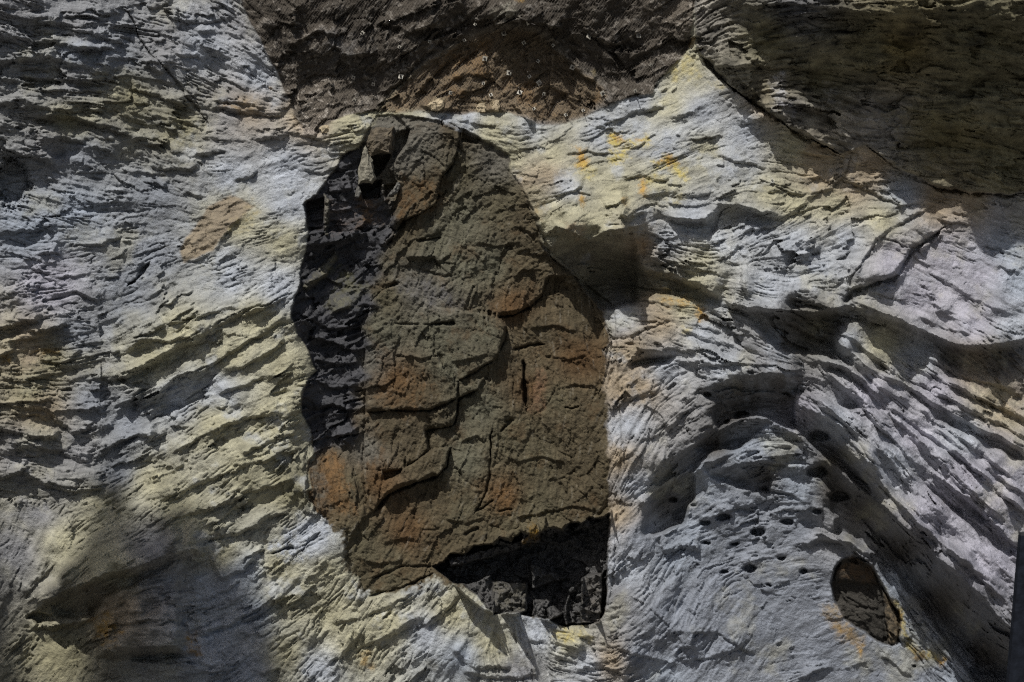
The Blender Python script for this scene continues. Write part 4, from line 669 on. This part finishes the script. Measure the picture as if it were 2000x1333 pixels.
def piece(name, rid, mat, origin, parent=None):
    sel = base[cell == rid]
    if len(sel) == 0: return None
    q = np.stack([sel, sel + NU, sel + NU + 1, sel + 1], 1)
    uniq, inv = np.unique(q.ravel(), return_inverse=True)
    co = P[uniq] - np.array(origin, f32)
    me = bpy.data.meshes.new(name)
    me.vertices.add(len(uniq)); me.vertices.foreach_set("co", co.ravel())
    nf = len(sel)
    me.loops.add(nf * 4); me.loops.foreach_set("vertex_index", inv.astype(np.int32).ravel())
    me.polygons.add(nf); me.polygons.foreach_set("loop_start", np.arange(0, nf * 4, 4, dtype=np.int32))
    me.polygons.foreach_set("use_smooth", np.ones(nf, bool))
    at = me.color_attributes.new("pigment", 'FLOAT_COLOR', 'POINT'); at.data.foreach_set("color", RGBA[uniq].ravel())
    me.update(calc_edges=True); me.materials.append(mat)
    o = bpy.data.objects.new(name, me); col.objects.link(o)
    if parent is not None: o.parent = parent
    else: o.location = origin
    return o
def thing_at(name, u, v, label, cat):
    loc = place(u, v, height_at(u, v)); o = empty(name, loc); tag(o, label, cat); return o, loc

cliff = piece("cliff_face", 0, M_PALE, (0, 0, 0)); tag(cliff, kind="structure")
for rid, nm, lb in [(41, "rock_bed", "smooth lavender grey rock bed with a thin shadowed lip"), (43, "rock_nose", "pale overhanging nose with a dark underside"), (44, "rock_bed", "cracked white rock bed above the dark folded strata"), (45, "rock_ledge", "cream rock ledge with a shadowed lower lip"),
                    (46, "rock_ledge", "large slanting cream ledge with a black gap below"), (47, "rock_block", "low rock block stained orange at its left end"), (48, "rock_knob", "rounded pale knob casting a small shadow"), (49, "rock_knob", "domed pale rock with a white broken patch")]:
    o = piece(nm, rid, M_PALE, (0, 0, 0), cliff); tag(o, lb)
t, l = thing_at("boulder", 400, 505, "smooth tan boulder set in the white rock on the left", "boulder"); piece("boulder_face", 40, M_PALE, l, t)
t, l = thing_at("dark_stone", 1690, 1250, "small black stone in an orange rimmed hollow at lower right", "stone"); piece("stone_face", 42, M_DARK, l, t)
t, l = thing_at("netted_slope", 900, 225, "brown rubbly slope behind wire net above the white rock", "rock slope")
piece("rubble_bank", 10, M_NET, l, t); piece("rock_cone", 11, M_NET, l, t)
t, l = thing_at("rock_overhang", 1700, 300, "dark grey brown rock overhang shading the upper right corner", "rock overhang")
piece("rock_bed", 20, M_ROOF, l, t); piece("rock_bed", 21, M_ROOF, l, t)
t, l = thing_at("rock_slab", 950, 1150, "tall dark brown slab framed by white rock in the middle", "rock slab")
for rid in (30, 31, 32, 33, 34, 35, 36): piece("slab_piece", rid, M_DARK, l, t)
tag(piece("slab_piece", 37, M_DARK, l, t), "orange stained piece at the lower left of the slab")
tag(piece("slate_strip", 38, M_SLATE, l, t), "black slate strip down the left side")
tag(piece("slate_hollow", 39, M_SLATE, l, t), "black hollow of broken slate under the slab")
# ------------------------------------------------------------------ loose stone
def lump(name, outline, depth, lift, mat, parent=None, seed=1, origin=(0, 0, 0)):
    """an angular stone: outlined front, set-back rim, broken front face"""
    r = random.Random(seed)
    cu = sum(p[0] for p in outline) / len(outline); cv = sum(p[1] for p in outline) / len(outline)
    n = len(outline); V = []; F = []
    def ring(sc_, h, jit):
        for (u, v) in outline:
            V.append(place(cu + (u - cu) * sc_ + r.uniform(-jit, jit), cv + (v - cv) * sc_ + r.uniform(-jit, jit), h + r.uniform(-jit, jit)))
    ring(1.0, lift - depth, .3); ring(1.0, lift - depth * .25, .8); ring(.82, lift, 1.2); ring(.42, lift + depth * .08, 1.4)
    V.append(place(cu, cv, lift + depth * .1))
    for k in range(3):
        for a in range(n):
            b = (a + 1) % n; F.append((k * n + a, (k + 1) * n + a, (k + 1) * n + b, k * n + b))
    for a in range(n): F.append((3 * n + a, 4 * n, 3 * n + (a + 1) % n))
    F.append(tuple(range(n)))
    V = [tuple(p[c] - origin[c] for c in range(3)) for p in V]
    o = mesh_obj(name, V, F, mat, parent, None if parent is not None else origin)
    bm = bmesh.new(); bm.from_mesh(o.data); bmesh.ops.triangulate(bm, faces=bm.faces[:])
    bmesh.ops.subdivide_edges(bm, edges=bm.edges[:], cuts=3, use_grid_fill=True); bm.normal_update()
    for vt in bm.verts:
        q_ = vt.co * 3.1 + Vector((seed * 3.7, 0, 0))
        vt.co += vt.normal * (.055 * mnoise.noise(q_) + .04 * mnoise.noise(q_ * 2.7) + .03 * (mnoise.cell(q_ * 1.6) - .5))
    bm.to_mesh(o.data); bm.free(); return o
def stone_mat(name, c, var=.3, bump_s=.8):
    m = plain(name, c, .85, 0, 3.0, var); nt = m.node_tree
    no = nt.nodes.new("ShaderNodeTexNoise"); no.inputs["Scale"].default_value = 9; no.inputs["Detail"].default_value = 8
    tc = nt.nodes.new("ShaderNodeTexCoord"); nt.links.new(tc.outputs["Object"], no.inputs["Vector"])
    bp = nt.nodes.new("ShaderNodeBump"); bp.inputs["Strength"].default_value = bump_s; bp.inputs["Distance"].default_value = .06
    nt.links.new(no.outputs["Fac"], bp.inputs["Height"]); nt.links.new(bp.outputs[0], nt.nodes["Principled BSDF"].inputs["Normal"])
    return m
m_flake = stone_mat("grey_flake", (.20, .185, .14)); m_rusty = stone_mat("rusty_block", (.10, .08, .052), .5, 1.0); m_tanst = stone_mat("tan_stone", (.38, .31, .20)); m_dkst = stone_mat("dark_blade", (.12, .115, .10))
def loose(name, outline, depth, lift, mat, label, cat, seed, group=None):
    u = sum(p[0] for p in outline) / len(outline); v = max(p[1] for p in outline)
    base_h = height_at(u, v)
    o = lump(name, outline, depth, lift, mat, None, seed, place(u, v, base_h)); tag(o, label, cat, group); return o
loose("rock_flake", [(713,279),(719,294),(725,309),(730,330),(735,350),(727,360),(713,356),(699,361),(700,326),(707,297)], 34, 22, m_flake, "pale leaning rock flake wedged at the top left of the dark slab", "rock flake", 3)
loose("rock_block", [(724,253),(742,249),(758,250),(770,247),(768,268),(765,288),(762,301),(744,300),(724,304),(719,290),(716,278)], 40, 20, m_rusty, "squarish rust stained block overhanging a black gap at the slab top", "rock block", 4)
loose("rock_flake", [(698,362),(704,366),(708,375),(700,387),(692,385)], 16, 4, m_dkst, "small grey flake just below the pale leaning flake", "rock flake", 5)
loose("rock_flake", [(779,356),(782,366),(778,377),(764,383),(757,385),(765,372),(772,363)], 24, 8, m_dkst, "thin dark rock flake left of the rusty brown flake face", "rock flake", 6)
for outl, lab, sd in [([(836,206),(846,196),(858,192),(866,198),(868,210),(858,218),(842,217)], "rounded tan stone resting at the left of the white lip", 11), ([(929,210),(934,202),(944,200),(949,208),(948,220),(936,222)], "small tan stone beside the upright stone on the white lip", 12),
                      ([(960,204),(966,195),(975,197),(977,208),(973,219),(962,217)], "upright tan stone at the right on the white lip", 13), ([(624,252),(632,244),(642,246),(645,256),(638,263),(627,262)], "small dark lump in the rock lip at the net's left corner", 14)]:
    hh = height_at(sum(p[0] for p in outl) / len(outl), sum(p[1] for p in outl) / len(outl))
    loose("loose_stone", outl, 18, hh + 7, m_tanst, lab, "stone", sd, "loose stones on the white lip")

# ------------------------------------------------------------------ wire net over the rubble
HM = blur(np.maximum(H, blur(H, 3, 1)), 3, 1)
def net_h(u, v):
    i = int(np.clip(np.searchsorted(ua, u), 0, NU - 1)); j = int(np.clip(np.searchsorted(va, v), 0, NV - 1)); return float(HM[j, i]) + 2.5
def in_net(u, v):
    i = int(np.clip(np.searchsorted(ua, u), 0, NU - 1)); j = int(np.clip(np.searchsorted(va, v), 0, NV - 1)); return m_net[j, i] > .5 and u < 1352
PITCH_U, PITCH_V = 6.0, 4.6
NVv, NVf, nodes = [], [], {}
for b in range(-14, 58):
    for a in range(78, 226):
        u = (a + .5 * (b % 2)) * PITCH_U + random.uniform(-.5, .5); v = b * PITCH_V + random.uniform(-.4, .4)
        if in_net(u, v): nodes[a, b] = (u, v, net_h(u, v))
def wire(p, q, r_):
    k = len(NVv)
    for (u, v, h) in (p, q):
        for ang in (90, 210, 330):
            NVv.append(place(u + r_ * math.cos(math.radians(ang)), v + r_ * math.sin(math.radians(ang)), h + r_ * math.cos(math.radians(ang + 40))))
    for e in range(3): NVf.append((k + e, k + (e + 1) % 3, k + 3 + (e + 1) % 3, k + 3 + e))
for (a, b), p in nodes.items():
    for c in ((a if b % 2 else a - 1), (a + 1 if b % 2 else a)):
        q = nodes.get((c, b + 1))
        if q: wire(p, q, .24)
net = mesh_obj("wire_net", NVv, NVf, plain("net_wire", (.085, .07, .055), .6, .3))
tag(net, "thin brown wire net stretched over the rubbly slope at the top", "wire net")

# ------------------------------------------------------------------ rock anchors through the net
ANCH = [(928,48),(1032,44),(984,66),(1150,72),(1247,70),(947,115),(1051,120),(994,143),(1118,132),(1272,128),(1034,150),(1053,162),(944,163),(1015,181),(959,186),(1177,183),(1241,178),(1062,184),(1043,213),(1105,225),(1139,216),(907,79),(1023,84),(1080,89),
        (783,150),(729,165),(880,182),(855,200),(780,92),(839,82),(708,65),(690,152),(692,196)]
BIG = {(1032,44),(984,66),(1150,72),(1247,70),(994,143),(1118,132),(1015,181),(1177,183),(783,150),(1053,162),(947,115)}
m_plate = plain("anchor_plate_paint", (.40, .375, .31), .6, 0, 6, .15); m_rod = plain("anchor_steel", (.055, .048, .042), .6, .4)
def box_mesh(name, sx, sy, sz, mat):
    vs_ = [(x * sx, y * sy, z * sz) for x in (-.5, .5) for y in (-.5, .5) for z in (-.5, .5)]
    fs = [(0, 1, 3, 2), (4, 6, 7, 5), (0, 4, 5, 1), (2, 3, 7, 6), (0, 2, 6, 4), (1, 5, 7, 3)]
    me = bpy.data.meshes.new(name); me.from_pydata(vs_, [], fs); me.materials.append(mat); return me
def rod_mesh(name, r_, y0, y1, mat, n=8):
    vs_ = []; fs = []
    for y in (y0, y1):
        for k in range(n): vs_.append((r_ * math.cos(2 * math.pi * k / n), y, r_ * math.sin(2 * math.pi * k / n)))
    for k in range(n): fs.append((k, n + k, n + (k + 1) % n, (k + 1) % n))
    fs += [tuple(range(n)), tuple(range(2 * n - 1, n - 1, -1))]
    me = bpy.data.meshes.new(name); me.from_pydata(vs_, [], fs); me.materials.append(mat); return me
me_plate = box_mesh("plate", .18, .025, .18, m_plate); me_nut = rod_mesh("nut", .045, -.07, -.0125, m_rod, 6); me_rod = rod_mesh("rod", .02, -.45, .6, m_rod)
rows = [(-1, 75, "top"), (75, 125, "second"), (125, 155, "third"), (155, 185, "fourth"), (185, 240, "lowest")]
ordn = ["first", "second", "third", "fourth", "fifth", "sixth", "seventh", "eighth", "ninth", "tenth"]
proto = None
for lo, hi, rw in rows:
    row = sorted([p for p in ANCH if lo <= p[1] < hi])
    for k, (u, v) in enumerate(row):
        h = net_h(u, v) + 5.0
        root = empty("rock_anchor", place(u, v, h))
        rr = random.Random(u * 7 + v)
        root.rotation_euler = (math.radians(rr.uniform(-18, 32)), math.radians(rr.uniform(-45, 45)), math.radians(rr.uniform(-25, 25)))
        sc_ = 1.0 if (u, v) in BIG else rr.uniform(.6, .8)
        root.scale = (sc_, 1.0, sc_)
        tag(root, "%s rock anchor plate, %s from the left in the %s row on the net" % ("large pale" if sc_ == 1 else "small dull", ordn[k], rw), "rock anchor", "rock anchors pinning the wire net")
        if proto is None:
            proto = [bpy.data.objects.new(n_, m_) for n_, m_ in (("plate", me_plate), ("nut", me_nut), ("rod", me_rod))]; parts = proto
        else: parts = [o.copy() for o in proto]
        for o in parts: o.parent = root; col.objects.link(o)

# ------------------------------------------------------------------ dark post at the right edge
hp = 330.0
def at_h(u, v): return place(u, v, hp)
tl = at_h(1994.5, 1047); bl = at_h(1970.5, 1333)
zt = tl[2]; slope_x = (bl[0] - tl[0]) / (bl[2] - tl[2]); xb = tl[0] + slope_x * (0 - zt)
o_ = (xb + .6, -hp * S, 0.0)
wdt, dep = 1.3, .25
def q(x, y, z): return (x - o_[0], y - o_[1], z - o_[2])
vs_ = [q(xb, -hp * S, 0), q(xb + wdt, -hp * S, 0), q(xb + wdt, -hp * S + dep, 0), q(xb, -hp * S + dep, 0), q(tl[0], tl[1], zt), q(tl[0] + wdt, tl[1], zt), q(tl[0] + wdt, tl[1] + dep, zt), q(tl[0], tl[1] + dep, zt)]
m_post = stone_mat("post_face", (.010, .012, .017), .5, .3); m_post.node_tree.nodes["Principled BSDF"].inputs["Specular IOR Level"].default_value = .1
post = empty("dark_post", o_); tag(post, "dark blue black post cut off by the lower right edge", "post")
mesh_obj("shaft", vs_, [(0, 1, 5, 4), (1, 2, 6, 5), (2, 3, 7, 6), (3, 0, 4, 7), (0, 3, 2, 1), (4, 5, 6, 7)], m_post, post)
cz = zt - o_[2]; cx0 = tl[0] - o_[0]
cap_v = [(cx0 + a, b, cz + c) for c in (.002, .10) for a, b in ((.0, -.0), (wdt, -.0), (wdt, dep), (.0, dep))]
mesh_obj("cap", cap_v, [(0, 3, 2, 1), (4, 5, 6, 7), (0, 1, 5, 4), (1, 2, 6, 5), (2, 3, 7, 6), (3, 0, 4, 7)], stone_mat("post_cap", (.02, .021, .024), .3, .3), post)

# ------------------------------------------------------------------ gorge floor, and an unseen far cliff added to shade the lower left
gv = [(-200, -200, 0), (200, -200, 0), (200, 8, 0), (-200, 8, 0)]
g = mesh_obj("ground", gv, [(0, 1, 2, 3)], stone_mat("gorge_gravel", (.16, .15, .135), .35, .6)); tag(g, kind="structure")
Y_OPP = -66.0; run = -Y_OPP / SUN_DIR[1]
def crest(x):
    """crest of the added cliff, drawn from its shadow: a notch lets the sun onto the wall, a crag in it shades the lower left"""
    u = (x - SUN_DIR[0] * -run) ; X = x + SUN_DIR[0] * run                  # where the sun carries this x on the wall
    uu = X / S + 1000.0
    pts = [(-9000, 6000), (-900, 5000), (-520, 900), (-330, -100), (-180, -250), (-90, 100), (-60, 500), (-40, 900), (-20, 1400), (110, 1440), (150, 1260), (172, 1150), (190, 1060), (206, 990), (230, 962), (262, 985), (292, 1085), (340, 1078), (420, 1078), (470, 1098), (515, 1175), (540, 1270), (556, 1380), (640, 1600), (760, 3600), (1700, 5600), (9000, 6000)]
    vv = np.interp(uu, [p[0] for p in pts], [p[1] for p in pts])
    vv += 22 * math.sin(uu * .043) + 12 * math.sin(uu * .11 + 1) + 7 * math.sin(uu * .29)
    return max(12.0, ZC + (666.5 - vv) * S - SUN_DIR[2] * run)
SV, SF = [], []
xs = np.concatenate([np.linspace(-160, -52, 30), np.linspace(-51.6, -8, 150), np.linspace(-6, 120, 30)])
for x in xs:
    z = crest(float(x)); w0 = 1.2 + .8 * math.sin(x * .9)
    SV += [(x, Y_OPP - 9, 0), (x, Y_OPP - w0, z), (x, Y_OPP + .3 * math.sin(x * 2.1), z), (x, Y_OPP + 3 + math.sin(x * .7), 0)]
for k in range(len(xs) - 1):
    a, b = 4 * k, 4 * (k + 1)
    for e in range(3): SF.append((a + e, a + e + 1, b + e + 1, b + e))
sp = mesh_obj("added_shade_cliff", SV, SF, stone_mat("shade_cliff_rock", (.22, .21, .2), .3))
tag(sp, kind="structure")
